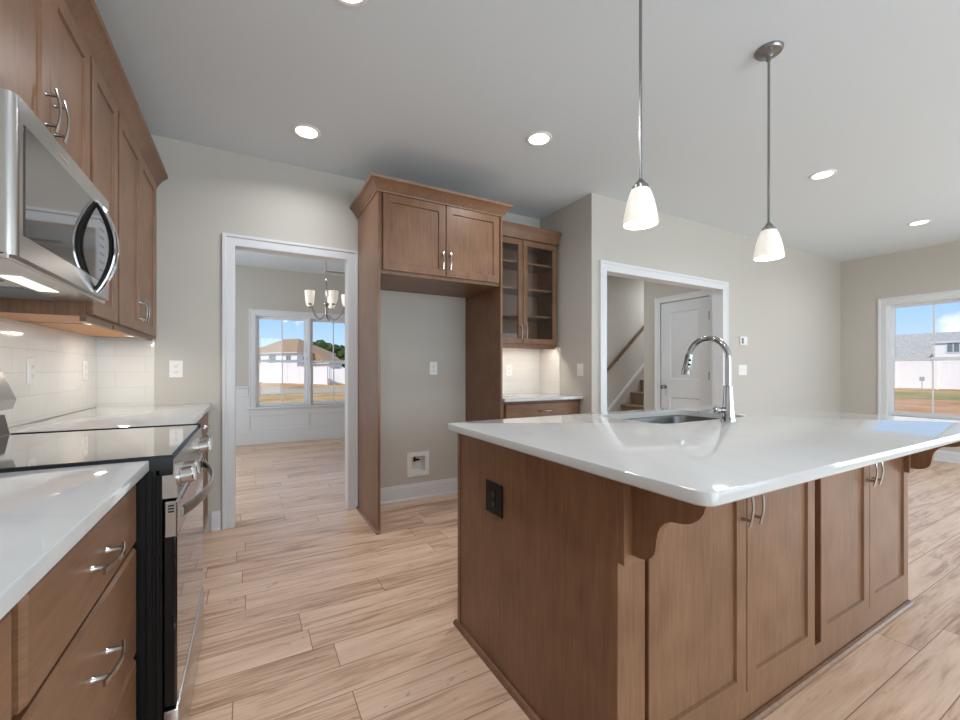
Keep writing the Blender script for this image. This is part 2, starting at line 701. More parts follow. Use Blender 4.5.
def pull(F, u, v, vertical, parent, key, length=.13):
    """arched bar pull with two posts, centred on (u, v) of a front"""
    k = (key, vertical)
    o0 = Vector(F((u, v, 0)))
    if k not in HANDLES:
        G = lambda p: Vector(F(p)) - Vector(F((0, 0, 0)))
        mb = MB(G)
        ax = (lambda s, w: (0, s, w)) if vertical else (lambda s, w: (s, 0, w))
        h = length / 2
        N = 12
        path = [ax(-h + length * i / N, .030 + .010 * math.cos(PI * (i / N - .5)) - .008) for i in range(N + 1)]
        ws = [.009 + .005 * abs(2 * i / N - 1) ** 2 for i in range(N + 1)]
        wd = G((1, 0, 0)) if vertical else G((0, 1, 0))
        mb.strap(path, ws, .0055, wd)
        for s in (-.045, .045):
            mb.lathe([(.0075, 0), (.0055, .006), (.0048, .026)], ax(s, 0), (0, 0, 1), 12)
        me_o = mb.build('handle', 'nickel')
        HANDLES[k] = me_o
        me_o.parent = parent
        me_o.location = o0 - Vector(root_of(parent).location)
        return me_o
    c = HANDLES[k].copy()
    COL.objects.link(c)
    c.parent = parent
    c.location = o0 - Vector(root_of(parent).location)
    return c


# ------------------------------------------------------------------ the room
LW, BW, PW, HW, RW, CE = -.865, 3.53, 2.69, 2.77, 7.65, 2.743
struct(MB().box(-1.7, 8.7, -3.75, 7.45, -.12, 0).build('floor', 'floor', smooth=False))
struct(MB().box(-1.7, 8.7, -3.75, 7.45, CE, CE + .2).build('ceiling', 'ceil', smooth=False))
struct(MB().box(-1.0, LW, -3.6, BW, 0, CE).build('wall_left', 'wall', smooth=False))
m = MB()
m.box(-1.6, -.105, BW, 3.645, 0, CE)
m.box(-.105, .727, BW, 3.645, 2.075, CE)
m.box(.727, 1.262, BW, 3.645, 0, CE)
m.box(1.262, 1.393, BW, 3.645, 0, .237)
m.box(1.262, 1.393, BW, 3.645, .378, CE)
m.box(1.393, 2.80, BW, 3.645, 0, CE)
struct(m.build('wall_back', 'wall', smooth=False))
struct(MB().box(PW, 2.80, HW, BW, 0, CE).build('wall_pantry', 'wall', smooth=False))
m = MB()
m.box(2.80, 2.855, HW, 2.885, 0, CE)
m.box(2.855, 4.695, HW, 2.885, 2.075, CE)
m.box(4.695, RW, HW, 2.885, 0, CE)
struct(m.build('wall_hall', 'wall', smooth=False))
WZ0, WZ1 = .53, 2.05
m = MB()
m.box(RW, RW + .14, 2.26, 2.885, 0, CE)
m.box(RW, RW + .14, .53, 2.26, 0, WZ0)
m.box(RW, RW + .14, .53, 2.26, WZ1, CE)
m.box(RW, RW + .14, -3.6, .53, 0, CE)
struct(m.build('wall_right', 'wall', smooth=False))
struct(MB().box(-1.0, 7.79, -3.74, -3.6, 0, CE).build('wall_rear', 'wall', smooth=False))
# dining room shell
DY = 7.30
m = MB()
m.box(-1.6, .085, DY, DY + .14, 0, CE)
m.box(.085, 1.635, DY, DY + .14, 0, .575)
m.box(.085, 1.635, DY, DY + .14, 2.005, CE)
m.box(1.635, 2.7, DY, DY + .14, 0, CE)
struct(m.build('wall_dining', 'wall', smooth=False))
struct(MB().box(-1.6, -1.5, 3.645, DY, 0, CE).build('wall_dining_left', 'wall', smooth=False))
struct(MB().box(2.6, 2.7, 3.645, DY, 0, CE).build('wall_dining_right', 'wall', smooth=False))
# hall shell
struct(MB().box(2.7, 2.8, 3.645, 4.94, 0, CE).build('wall_hall_left', 'wall', smooth=False))
struct(MB().box(2.8, 8.6, 4.82, 4.94, 0, CE).build('wall_stair', 'wall', smooth=False))
struct(MB().box(8.5, 8.6, 2.885, 4.82, 0, CE).build('wall_stair_end', 'wall', smooth=False))
CX = 4.78
m = MB()
m.box(CX, CX + .11, 2.885, 2.965, 0, CE)
m.box(CX, CX + .11, 2.965, 3.665, 2.045, CE)
m.box(CX, CX + .11, 3.665, 3.92, 0, CE)
struct(m.build('wall_closet', 'wall', smooth=False))
struct(MB().box(CX + .11, 8.5, 3.81, 3.92, 0, CE).build('wall_closet_side', 'wall', smooth=False))

# door casings: path runs round the opening so that the right of travel points away from it
CAS = [(0, 0), (0, .010), (.012, .014), (.060, .014), (.068, .021), (.088, .021), (.088, 0)]
m = MB(FRONT(BW))
m.sweep([(-.09, 0), (-.09, 2.06), (.712, 2.06), (.712, 0)][::-1], [(a * .9, w) for a, w in CAS][::-1])
m.f = XYZ
m.box(-.105, -.09, BW, 3.645, 0, 2.06)
m.box(.712, .727, BW, 3.645, 0, 2.06)
m.box(-.105, .727, BW, 3.645, 2.06, 2.075)
struct(m.build('trim_1', 'trim', angle=25))
m = MB(FRONT(HW))
m.sweep([(2.87, 0), (2.87, 2.06), (4.68, 2.06), (4.68, 0)][::-1], CAS[::-1])
m.f = XYZ
m.box(2.855, 2.87, HW, 2.885, 0, 2.06)
m.box(4.68, 4.695, HW, 2.885, 0, 2.06)
m.box(2.855, 4.695, HW, 2.885, 2.06, 2.075)
struct(m.build('trim_2', 'trim', angle=25))
HF = frame((CX, 0, 0), (0, -1, 0), (0, 0, 1), (-1, 0, 0))
m = MB(HF)
m.sweep([(-3.655, 0), (-3.655, 2.035), (-2.975, 2.035), (-2.975, 0)][::-1], [(a * .86, w) for a, w in CAS][::-1])
struct(m.build('trim_3', 'trim', angle=25))

# baseboards
BASE = [(0, 0), (.012, 0), (.012, .012), (.024, .0), (.024, .010), (.014, .018), (.014, .115), (.008, .125), (.006, .135), (0, .135)]
BASE = [(0, 0), (.024, 0), (.022, .010), (.014, .018), (.014, .112), (.010, .118), (.008, .135), (0, .135)]


def baseboard(name, path):
    m = MB()
    m.sweep(path, BASE)
    return struct(m.build(name, 'trim', angle=25))


baseboard('baseboard_back', [(-.235, BW), (-.18, BW)])
baseboard('baseboard_niche', [(.815, BW), (1.82, BW)])
baseboard('baseboard_right', [(RW, HW), (RW, -3.6)])
baseboard('baseboard_hall', [(4.77, HW), (RW, HW)])
baseboard('baseboard_stair', [(2.8, 4.82), (4.9, 4.82)])
baseboard('baseboard_closet', [(CX, 3.92), (CX, 3.735)])

# ------------------------------------------------------------------ windows


def window(name, F, sashes, z0, z1, outer, parent_depth=.14):
    """twin double-hung window; F: u along the wall, v up, w into the room"""
    a, b = outer
    root = D.objects.new(name, None)
    COL.objects.link(root)
    root.location = F(((a + b) / 2, z0, 0))
    root['kind'] = 'structure'
    # casing, sill, apron
    m = MB(F)
    m.sweep([(a, z0), (a, z1), (b, z1), (b, z0)][::-1], CAS[::-1])
    m.build('casing', 'trim', root, angle=25)
    m = MB(F)
    m.box(a - .115, b + .115, z0 - .028, z0, -.05, .05, .005, 2)
    m.box(a - .09, b + .09, z0 - .105, z0 - .028, 0, .014, .003)
    m.build('sill', 'trim', root)
    m = MB(F)
    d = -parent_depth
    m.box(a - .01, a + .012, z0, z1, d, 0)
    m.box(b - .012, b + .01, z0, z1, d, 0)
    m.box(a, b, z1 - .012, z1 + .01, d, 0)
    m.box(a, b, z0 - .01, z0 + .015, d, -.05)
    for (s0, s1), (t0, t1) in zip(sashes, sashes[1:]):
        m.box(s1, t0, z0, z1, d, -.005)
    m.build('window_frame', 'vinyl', root)
    zm = (z0 + z1) / 2
    for s0, s1 in sashes:
        for low in (True, False):
            y0, y1 = (z0 + .012, zm + .018) if low else (zm - .018, z1 - .012)
            w0, w1 = (-.085, -.05) if low else (-.125, -.09)
            m = MB(F)
            fr = .042
            m.box(s0 + .012, s0 + .012 + fr, y0, y1, w0, w1, .003)
            m.box(s1 - .012 - fr, s1 - .012, y0, y1, w0, w1, .003)
            m.box(s0 + .012 + fr, s1 - .012 - fr, y0, y0 + fr, w0, w1, .003)
            m.box(s0 + .012 + fr, s1 - .012 - fr, y1 - fr + .006, y1, w0, w1, .003)
            s = m.build('sash', 'vinyl', root)
            g0, g1 = s0 + .012 + fr, s1 - .012 - fr
            c = (s0 + s1) / 2
            wm = (w0 + w1) / 2
            MB(F).box(g0 - .005, g1 + .005, y0 + fr - .005, y1 - fr + .011, wm - .002, wm + .002).build('pane', 'pane', s)
            MB(F).box(c - .009, c + .009, y0 + fr, y1 - fr + .006, wm + .003, wm + .010, .002).build('grille_bar', 'vinyl', s)
            if low:
                m = MB(F)
                for q in (.25, .75):
                    x = s0 + (s1 - s0) * q
                    m.box(x - .025, x + .025, y1 - .004, y1 + .012, w0 - .005, w1 - .004, .004)
                m.build('sash_lock', 'vinyl', s)
    return root


window('window_1', FRONT(DY), [(.085, .845), (.875, 1.635)], .575, 2.005, (.085, 1.635))
RF = frame((RW, 0, 0), (0, -1, 0), (0, 0, 1), (-1, 0, 0))
window('window_2', RF, [(-2.26, -1.41), (-1.38, -.53)], WZ0, WZ1, (-2.26, -.53))

# dining wainscot below the window and chair rail
m = MB(FRONT(DY))
m.box(-1.5, 2.6, 0, .18, 0, .022, .003)
m.box(-1.5, -.01, .745, .875, 0, .016, .003)
m.box(1.73, 2.6, .745, .875, 0, .016, .003)
m.box(-1.5, -.01, .87, .90, 0, .034, .006)
m.box(1.73, 2.6, .87, .90, 0, .034, .006)
m.box(-1.5, -.01, .18, .745, 0, .004)
m.box(1.73, 2.6, .18, .745, 0, .004)
m.box(-.01, 1.73, .18, .46, 0, .004)
m.box(-1.5, 2.6, .18, .235, 0, .016, .003)
m.box(.0, 1.72, .435, .47, .0, .016, .003)
for x in (-1.2, -.05, .805, 1.68):
    m.box(x - .045, x + .06, .18, .745 if x < 0 or x > 1.6 else .46, 0, .0155, .003)
struct(m.build('trim_4', 'trim'))

# ------------------------------------------------------------------ interior door of the closet
dr = D.objects.new('door_1', None)
COL.objects.link(dr)
dr.location = (CX, 3.315, 0)
struct(dr)
m = MB(HF)
u0, u1, v0, v1, w = -3.653, -2.977, .01, 2.033, -.012


def rct(a, b, c, d, w):
    return [(a, c, w), (b, c, w), (b, d, w), (a, d, w)]


panels = [(u0 + .13, u1 - .13, 1.03, 1.90), (u0 + .13, u1 - .13, .24, .80)]
m.box(u0, u0 + .13, v0, v1, w - .035, w)
m.box(u1 - .13, u1, v0, v1, w - .035, w)
m.box(u0 + .13, u1 - .13, v0, .24, w - .035, w)
m.box(u0 + .13, u1 - .13, .80, 1.03, w - .035, w)
m.box(u0 + .13, u1 - .13, 1.90, v1, w - .035, w)
for a, b, c, d in panels:
    m.loops([rct(a, b, c, d, w), rct(a + .012, b - .012, c + .012, d - .012, w - .010), rct(a + .03, b - .03, c + .03, d - .03, w - .010),
             rct(a + .05, b - .05, c + .05, d - .05, w - .004)], False, True)
m.build('door_leaf', 'trim', dr, angle=20)
m = MB(HF)
m.lathe([(.028, -.012), (.026, -.004), (.011, 0), (.010, .03), (.024, .038), (.028, .052), (.022, .062), (.004, .064)], (-3.59, .93, 0), (0, 0, 1), 16)
m.build('knob', 'satin', dr)
for z in (.28, 1.08, 1.80):
    m = MB(HF)
    m.box(-2.992, -2.966, z - .045, z + .045, -.012, -.002)
    m.tube([(-2.978, z - .050, .004), (-2.978, z + .050, .004)], .008, 8)
    m.build('hinge', 'hinge', dr)

# ------------------------------------------------------------------ staircase in the hall
st = thing('staircase', (6.2, 4.37, 0), 'carpeted staircase climbing to the right beyond the wide hall opening', 'staircase')
m = MB()
for k in range(1, 11):
    x = 5.309 + .228 * (k - 3)
    z = .59 + .197 * (k - 3)
    m.box(x, x + .30, 3.925, 4.80, max(0, z - .40), z - .03)
    m.tube([(x + .004, 3.925, z - .02), (x + .004, 4.80, z - .02)], .02, 10)
    m.box(x, x + .30, 3.925, 4.80, z - .04, z)
m.build('carpeted_steps', 'carpet', st)
m = MB(FRONT(4.82))
x0, z0s = 4.62, .0
sl = .197 / .228
m.prism([(4.66, 0), (4.66, .165), (7.3, .165 + 2.64 * sl), (7.3, -.12 + 2.64 * sl), (4.95, 0)], .001, .018)
m.build('skirt_board', 'wall', st)
m = MB(FRONT(4.82))
m.prism([(4.66, .165), (4.66, .215), (7.3, .215 + 2.64 * sl), (7.3, .165 + 2.64 * sl)], .001, .032)
m.build('skirt_cap', 'trim', st)
hr = thing('stair_handrail', (5.8, 4.76, 1.8), 'wooden handrail sloping up the wall above the carpeted stairs', 'handrail')
m = MB()
hp = lambda x: (x, 4.755, 1.182 + (x - 4.993) * .846)
m.tube([hp(4.75), hp(7.2)], .024, 12)
m.build('rail', 'rail', hr)
for x in (5.2, 6.6):
    m = MB()
    p = Vector(hp(x))
    m.tube([p - Vector((0, 0, .02)), p + Vector((0, 0, -.05)), p + Vector((0, .06, -.07))], .007, 8)
    m.build('bracket', 'satin', hr)

# ------------------------------------------------------------------ left run: counters and base cabinets
RY0, RY1 = 1.374, 2.104
CF = -.228
c1 = slab('countertop', LW + .001, CF, -.60, RY0 - .006, .884, .914, .004, 'quartz')
tag(c1, 'white quartz countertop nearest the viewer, on the wooden drawer cabinet left of the range', 'countertop')
c2 = slab('countertop', LW + .001, CF, RY1 + .006, BW - .001, .884, .914, .004, 'quartz')
tag(c2, 'white quartz countertop between the range and the back wall', 'countertop')

DF = -.252     # drawer front face of the left run


def base_unit(y0, y1, label, fronts):
    t = thing('base_cabinet', ((LW + DF) / 2, (y0 + y1) / 2, 0), label, 'cabinet', 'base cabinets along the left wall')
    m = MB()
    m.box(LW + .002, DF - .021, y0, y1, .10, .884)
    m.build('body', 'wood', t)
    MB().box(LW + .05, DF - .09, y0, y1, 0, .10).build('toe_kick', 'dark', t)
    F = LEFT(DF)
    for kind, a, b, c, d in fronts:
        if kind == 'drawer':
            o = slabfront(F, a, b, c, d, 'drawer', t)
            pull(F, (a + b) / 2, (c + d) / 2 - (.0 if d - c < .2 else -.02), False, o, 'L')
        else:
            o = shaker(F, a, b, c, d, 'door', t)
            pull(F, b - .03 if kind == 'doorl' else a + .03, d - .09, True, o, 'L')
    return t


base_unit(.738, RY0 - .008, 'wooden three-drawer base cabinet directly left of the range',
          [('drawer', .754, 1.358, .708, .862), ('drawer', .754, 1.358, .425, .696), ('drawer', .754, 1.358, .115, .413)])
base_unit(-.30, .737, 'wooden base cabinet cut off by the left picture edge below the near countertop',
          [('drawer', -.28, .722, .708, .862), ('doorr', .225, .722, .115, .696), ('doorl', -.28, .218, .115, .696)])
base_unit(RY1 + .008, BW - .002, 'wooden base cabinet between the range and the back wall, mostly hidden by the range',
          [('drawer', 2.16, 2.80, .708, .862), ('drawer', 2.83, 3.48, .708, .862), ('doorl', 2.16, 2.80, .115, .696), ('doorr', 2.83, 3.48, .115, .696)])

# backsplashes
tag(MB().box(LW + .0005, LW + .009, -.60, BW - .0095, .9145, 1.385).build('tile_backsplash', 'tile_y', smooth=False), 'glossy white tile backsplash running along the left wall above the range', 'backsplash')
tag(MB().box(LW + .009, -.56, BW - .009, BW, .914, 1.372).build('tile_backsplash', 'tile_x', smooth=False), 'narrow white tile backsplash on the back wall, left of the light switch', 'backsplash')


def plate(name, F, u, v, w, h, kind, label, cat, group=None, mat='plate', z=0):
    t = thing(name, F((u, v, z)), label, cat, group)
    MB(F).box(u - w / 2, u + w / 2, v - h / 2, v + h / 2, z, z + .006, .002).build('cover_plate', mat, t)
    if kind == 'outlet':
        for s in (-.02, .02):
            m = MB(F)
            m.loops([[(u + p[0], v + s + p[1], zz) for p in rounded(-.016, .016, -.0145, .0145, .012, 4)] for zz in (z + .005, z + .0085)])
            r = m.build('receptacle', mat, t)
            for a, b, c, d in ((-.0075, -.0055, -.004, .005), (.0055, .0075, -.004, .005), (-.002, .002, -.011, -.007)):
                MB(F).box(u + a, u + b, v + s + c, v + s + d, z + .0083, z + .0088).build('slot', 'blackp', r)
    elif kind == 'decora':
        m = MB(F)
        m.box(u - .0165, u + .0165, v - .033, v + .033, z + .005, z + .008, .001)
        r = m.build('receptacle', mat, t)
        for s in (-.018, .018):
            for a, b, c, d in ((-.008, -.0055, -.005, .005), (.0055, .008, -.005, .005), (-.002, .002, -.011, -.007)):
                MB(F).box(u + a, u + b, v + s + c, v + s + d, z + .0078, z + .0084).build('slot', 'greyp', r)
    else:
        n = int(kind)
        for i in range(n):
            x = u + (i - (n - 1) / 2) * .046
            m = MB(F)
            m.box(x - .0055, x + .0055, v - .012, v + .012, z + .005, z + .007)
            m.box(x - .004, x + .004, v + .001, v + .009, z + .006, z + .017, .0015)
            m.build('switch_toggle', mat, t)
    return t


plate('wall_outlet', LEFT(LW + .009), 2.60, 1.145, .072, .117, 'outlet', 'white outlet on the left tile backsplash, the one nearer the range', 'outlet')
plate('wall_outlet', LEFT(LW + .009), 3.30, 1.145, .072, .117, 'outlet', 'white outlet on the left tile backsplash, close to the room corner', 'outlet')
plate('light_switch', FRONT(BW), -.441, 1.157, .078, .118, 'outlet', 'white plate on the back wall between tile and doorway casing', 'outlet')
plate('wall_outlet', FRONT(BW), 1.475, 1.165, .075, .118, 'outlet', 'white outlet high on the wall inside the empty refrigerator niche', 'outlet')

# ------------------------------------------------------------------ range
rg = thing('range', (-.53, (RY0 + RY1) / 2, 0), 'stainless and black electric range standing between the left counters', 'range')
m = MB()
m.box(LW + .004, -.202, RY0, RY1, .03, .895)
for x in (-.80, -.26):
    for y in (RY0 + .05, RY1 - .05):
        m.lathe([(.018, 0), (.018, .03)], (x, y, 0), (0, 0, 1), 12)
m.build('body', 'black', rg)
# ribbed black side panel strips seen beside the drawers
m = MB()
m.box(-.236, -.222, RY0 - .004, RY0, .06, .885, .0015)
m.box(-.216, -.206, RY0 - .003, RY0, .06, .885, .0015)
m.build('side_trim', 'black', rg)
m = MB()
m.box(-.75, -.185, RY0 + .004, RY1 - .004, .917, .922, .0015)
m.build('cooktop_glass', 'cooktop', rg)
m = MB()
m.box(-.80, -.184, RY0 + .012, RY1 - .010, .895, .9175)
m.build('cooktop_frame', 'black', rg)
MB().box(-.74, -.178, RY0 - .003, RY0 + .012, .868, .921, .004, 2).build('end_cap', 'blackp', rg)
MB().box(-.74, -.178, RY1 - .010, RY1 + .003, .868, .925, .003, 2).build('end_cap', 'blackp', rg)
BG = frame((0, 0, 0), (1, 0, 0), (0, 0, 1), (0, -1, 0))
m = MB(BG)
m.prism([(LW + .012, .90), (-.735, .905), (-.737, .921), (-.745, .926), (-.757, .992), (LW + .012, .992)], -RY1, -RY0)
m.build('backguard_riser', 'dsteel', rg)
MB(BG).prism([(LW + .012, .992), (-.772, .992), (-.772, 1.014), (LW + .012, 1.014)], -RY1 + .004, -RY0 - .004).build('backguard_vent', 'blackp', rg)
m = MB(BG)
m.prism([(LW + .012, 1.014), (-.737, 1.012), (-.727, 1.046), (-.775, 1.172), (LW + .012, 1.176)], -RY1, -RY0)
bgp = m.build('backguard_panel', 'steel', rg)
# front control panel (slightly sloped) and knobs
m = MB(BG)
m.prism([(-.21, .908), (-.178, .908), (-.168, .806), (-.21, .806)], -RY1 + .002, -RY0 - .002)
m.build('control_panel', 'steel', rg)
for y in (RY0 + .07, RY0 + .155, RY1 - .155, RY1 - .07):
    m = MB()
    ax = Vector((1, 0, .13)).normalized()
    c = Vector((-.1755, y, .849))
    m.lathe([(.030, -.002), (.030, .006), (.025, .008)], c, ax, 28)
    m.lathe([(.0235, .006), (.0225, .034), (.020, .037)], c, ax, 28)
    k = m.build('knob', 'steel', rg)
    m = MB(frame(c + ax * .036, ax.cross(Vector((0, 1, 0))), (0, 1, 0), ax))
    m.box(-.021, .021, -.005, .005, -.002, .010, .002)
    m.build('knob_grip', 'steel', k)
# oven door
od_m = MB()
od_m.box(-.2, -.176, RY0 + .004, RY1 - .004, .245, .795, .003)
od = od_m.build('oven_door', 'black', rg)
MB().box(-.178, -.170, RY0 + .006, RY1 - .006, .247, .700, .002).build('door_glass', 'bglass', od)
MB().box(-.198, -.1695, RY0 + .001, RY1 - .001, .700, .797, .003).build('door_top_trim', 'steel', od)
vs_ = None
for i in range(14):
    if vs_ is None:
        vs_ = MB().box(-.1885, -.1690, RY0 + .08, RY0 + .106, .780, .785).build('vent_slot', 'blackp', od)
    else:
        q = vs_.copy()
        COL.objects.link(q)
        q.location = (0, i * .0455, 0)
for z in (.772, .764, .756):
    MB().box(-.19, -.176, RY0 + .0003, RY0 + .003, z + .012, z + .016).build('vent_slot', 'blackp', od)
m = MB()
N = 24
pth = [(-.164 + .050 * math.sin(PI * i / N) ** .8, RY0 + .035 + (RY1 - RY0 - .07) * i / N, .757) for i in range(N + 1)]
m.strap(pth, [.031] * (N + 1), .011, (0, 0, 1))
m.build('oven_handle', 'steel', od)
dw = MB().box(-.2, -.166, RY0 + .002, RY1 - .002, .045, .236, .004, 2).build('storage_drawer', 'steel', rg)

# ------------------------------------------------------------------ upper cabinets on the left wall
UF = -.531
UZ0, UZ1 = 1.357, 2.385


def upper_unit(y0, y1, z0, label, doors, rail=True):
    t = thing('wall_cabinet', ((LW + UF) / 2, (y0 + y1) / 2, z0), label, 'cabinet', 'wall cabinets along the left wall')
    b = UF - .020
    m = MB()
    m.box(LW + .002, LW + .014, y0 + .016, y1 - .016, z0 + .014, UZ1 - .016)
    m.box(LW + .002, b, y0, y0 + .016, z0, UZ1)
    m.box(LW + .002, b, y1 - .016, y1, z0, UZ1)
    m.box(LW + .002, b, y0 + .016, y1 - .016, UZ1 - .016, UZ1)
    m.box(b - .019, b, y0 + .016, y1 - .016, z0 - .018, z0 + .04)
    m.box(b - .019, b, y0 + .016, y1 - .016, UZ1 - .045, UZ1 - .016)
    m.box(b - .019, b, y0 + .016, y0 + .04, z0 + .04, UZ1 - .045)
    m.box(b - .019, b, y1 - .04, y1 - .016, z0 + .04, UZ1 - .045)
    m.build('body', 'wood', t)
    MB().box(LW + .014, b - .019, y0 + .016, y1 - .016, z0 + .001, z0 + .013).build('bottom_panel', 'maple', t)
    F = LEFT(UF)
    for a, c, hs in doors:
        o = shaker(F, a, c, z0 + .012, UZ1 - .022, 'door', t)
        hz = z0 + .125
        if hs:
            pull(F, a + .03 if hs < 0 else c - .03, hz, True, o, 'L')
    return t


MZ1 = 1.802
upper_unit(1.368, 2.126, MZ1 + .004, 'short two-door wall cabinet above the stainless microwave', [(1.378, 1.745, 1), (1.750, 2.112, -1)])
upper_unit(2.128, 2.508, UZ0, 'tall narrow one-door wall cabinet directly right of the microwave', [(2.146, 2.494, 0)])
cu = upper_unit(2.510, 3.424, UZ0, 'tall two-door wall cabinet in the corner by the back wall', [(2.520, 2.964, 1), (2.969, 3.412, -1)])
MB().box(UF - .039, UF - .020, 3.424, BW - .001, UZ0, UZ1).build('filler_strip', 'wood', cu)
CROWN = [(-.02, 0), (.004, 0), (.006, .012), (.014, .022), (.030, .048), (.048, .066), (.060, .074), (.064, .092), (-.02, .092)]
m = MB()
m.sweep([(UF - .018, BW - .002), (UF - .018, 1.368), (LW + .001, 1.368)][::-1], [(a, w + UZ1) for a, w in CROWN])
tag(m.build('crown_molding', 'wood', angle=20), 'wooden crown molding along the top of the left wall cabinets', 'molding')
# under cabinet lights: little pucks behind the front rail


def puck(x, y, z, power, lab):
    t = thing('puck_light', (x, y, z), lab, 'light')
    m = MB()
    m.lathe([(.034, z), (.034, z - .008), (.030, z - .010), (.026, z - .009), (.026, z)], (x, y, 0), (0, 0, 1), 24, False, False)
    m.build('housing', 'plate', t)
    m = MB()
    m.lathe([(.026, z - .002), (.026, z - .007)], (x, y, 0), (0, 0, 1), 24)
    m.build('diffuser', 'led', t)
    area_light('puck_glow', (x, y, z - .012), (0, 0, -1), .05, .05, power, (1, .90, .76), 'DISK')


puck(UF - .062, 2.40, UZ0 + .001, .35, 'small warm puck light under the narrow wall cabinet by the microwave')
puck(UF - .077, 3.15, UZ0 + .001, 0.9, 'small warm puck light under the corner wall cabinet')

# ------------------------------------------------------------------ microwave
MY0, MY1, MF, MZ0 = 1.376, 2.120, -.477, 1.414
mw = thing('microwave', (-.66, (MY0 + MY1) / 2, MZ0), 'stainless over-the-range microwave with dark glass door and big curved handle', 'microwave')
MB().box(LW + .012, MF - .042, MY0 - .006, MY1, MZ0 + .012, MZ1, .003).build('body', 'black', mw)
m = MB()
m.box(LW + .012, MF - .012, MY0, MY1, MZ0 - .006, MZ0 + .012, .003)
bp_ = m.build('bottom_panel', 'steel', mw)
m = MB()
for y0 in (1.46, 1.84):
    m.box(-.80, -.62, y0, y0 + .26, MZ0 - .009, MZ0 - .005, .001)
m.build('grease_filter', 'greyp', bp_)
MB().box(-.60, -.55, 1.62, 1.88, MZ0 - .008, MZ0 - .004, .001).build('surface_light', 'mlight', bp_)
# door frame with rounded edges
m = MB(frame((0, 0, MZ0 + .006), (0, 1, 0), (1, 0, 0), (0, 0, 1)))
arc = [(MY0 + .020 - .020 * math.cos(i * PI / 16), MF - .020 + .020 * math.sin(i * PI / 16)) for i in range(9)]
arc2 = [(MY1 - .010 + .010 * math.sin(i * PI / 16), MF - .010 + .010 * math.cos(i * PI / 16)) for i in range(9)]
m.prism([(MY0, MF - .042)] + arc + arc2 + [(MY1, MF - .042)], 0, MZ1 - MZ0 - .006)
md = m.build('door', 'steel', mw, angle=40)
MB(LEFT(MF)).box(MY0 + .040, MY1 - .048, MZ0 + .062, MZ1 - .058, -.002, .0025, .001).build('door_glass', 'mglass', md)
bt = MB(LEFT(MF)).box(1.995, 2.003, MZ0 + .10, MZ0 + .105, .0022, .0032).build('button', 'greyp', md)
for r in range(7):
    for c in range(3):
        if r or c:
            q = bt.copy()
            COL.objects.link(q)
            q.location = (0, c * .018, r * .03)
m = MB()
N = 20
yy = 1.95
pth = [(MF + .006 + .052 * math.sin(PI * i / N) ** .85, yy, MZ0 + .012 + .326 * i / N) for i in range(N + 1)]
m.strap(pth, [.016 + .020 * math.sin(PI * i / N) for i in range(N + 1)], .012, (0, 1, 0))
mh = m.build('handle', 'chrome', md)
m = MB()
pth = [(MF + .002 + .043 * math.sin(PI * i / N) ** .85, yy, MZ0 + .022 + .306 * i / N) for i in range(N + 1)]
m.strap(pth, [.014 + .014 * math.sin(PI * i / N) for i in range(N + 1)], .012, (0, 1, 0))
m.build('handle_backing', 'blackp', mh)
MB(LEFT(MF)).box(1.63, 1.70, MZ1 - .034, MZ1 - .028, 0, .0012).build('nameplate', 'chrome', md)

# ------------------------------------------------------------------ refrigerator enclosure
EX0, EX1, EY = .790, 1.824, 2.895
fe = thing('refrigerator_cabinet', (1.315, 3.24, 0), 'tall wooden refrigerator surround with two-door cabinet on top and empty niche', 'cabinet')
m = MB()
m.box(EX0, EX0 + .019, EY, BW - .022, 0, 2.42, .001)
m.build('side_panel', 'wood', fe)
m = MB()
m.box(EX1 - .019, EX1, EY, BW - .002, 0, 2.42, .001)
m.build('side_panel', 'wood', fe)
m = MB()
m.sweep([(EX0, BW - .022), (EX0, EY), (EX0 + .019, EY)], [(0, 0), (.016, 0), (.014, .008), (.006, .017), (0, .019)])
m.build('shoe_molding', 'wood', fe)
FZ0, FZ1 = 1.838, 2.418
m = MB()
m.box(EX0 + .019, EX1 - .019, EY + .02, EY + .039, FZ0, FZ1)
m.box(EX0 + .019, EX1 - .019, BW - .02, BW - .002, FZ0, FZ1)
m.box(EX0 + .019, EX1 - .019, EY + .039, BW - .02, FZ1 - .018, FZ1)
m.build('body', 'wood', fe)
MB().box(EX0 + .019, EX1 - .019, EY + .039, BW - .02, FZ0, FZ0 + .018).build('bottom_panel', 'wood', fe)
F = FRONT(EY)
d1 = shaker(F, EX0 + .038, 1.312, FZ0 + .025, FZ1 - .012, 'door', fe)
d2 = shaker(F, 1.318, EX1 - .030, FZ0 + .025, FZ1 - .012, 'door', fe)
pull(F, 1.312 - .028, FZ0 + .14, True, d1, 'F')
pull(F, 1.318 + .028, FZ0 + .14, True, d2, 'F')
m = MB()
m.sweep([(EX0, BW - .002), (EX0, EY), (EX1, EY), (EX1, 3.13)], [(a, w + 2.408) for a, w in [(-.018, 0)] + CROWN[1:-1] + [(-.018, .092)]])
cr = m.build('crown', 'wood', fe, angle=20)

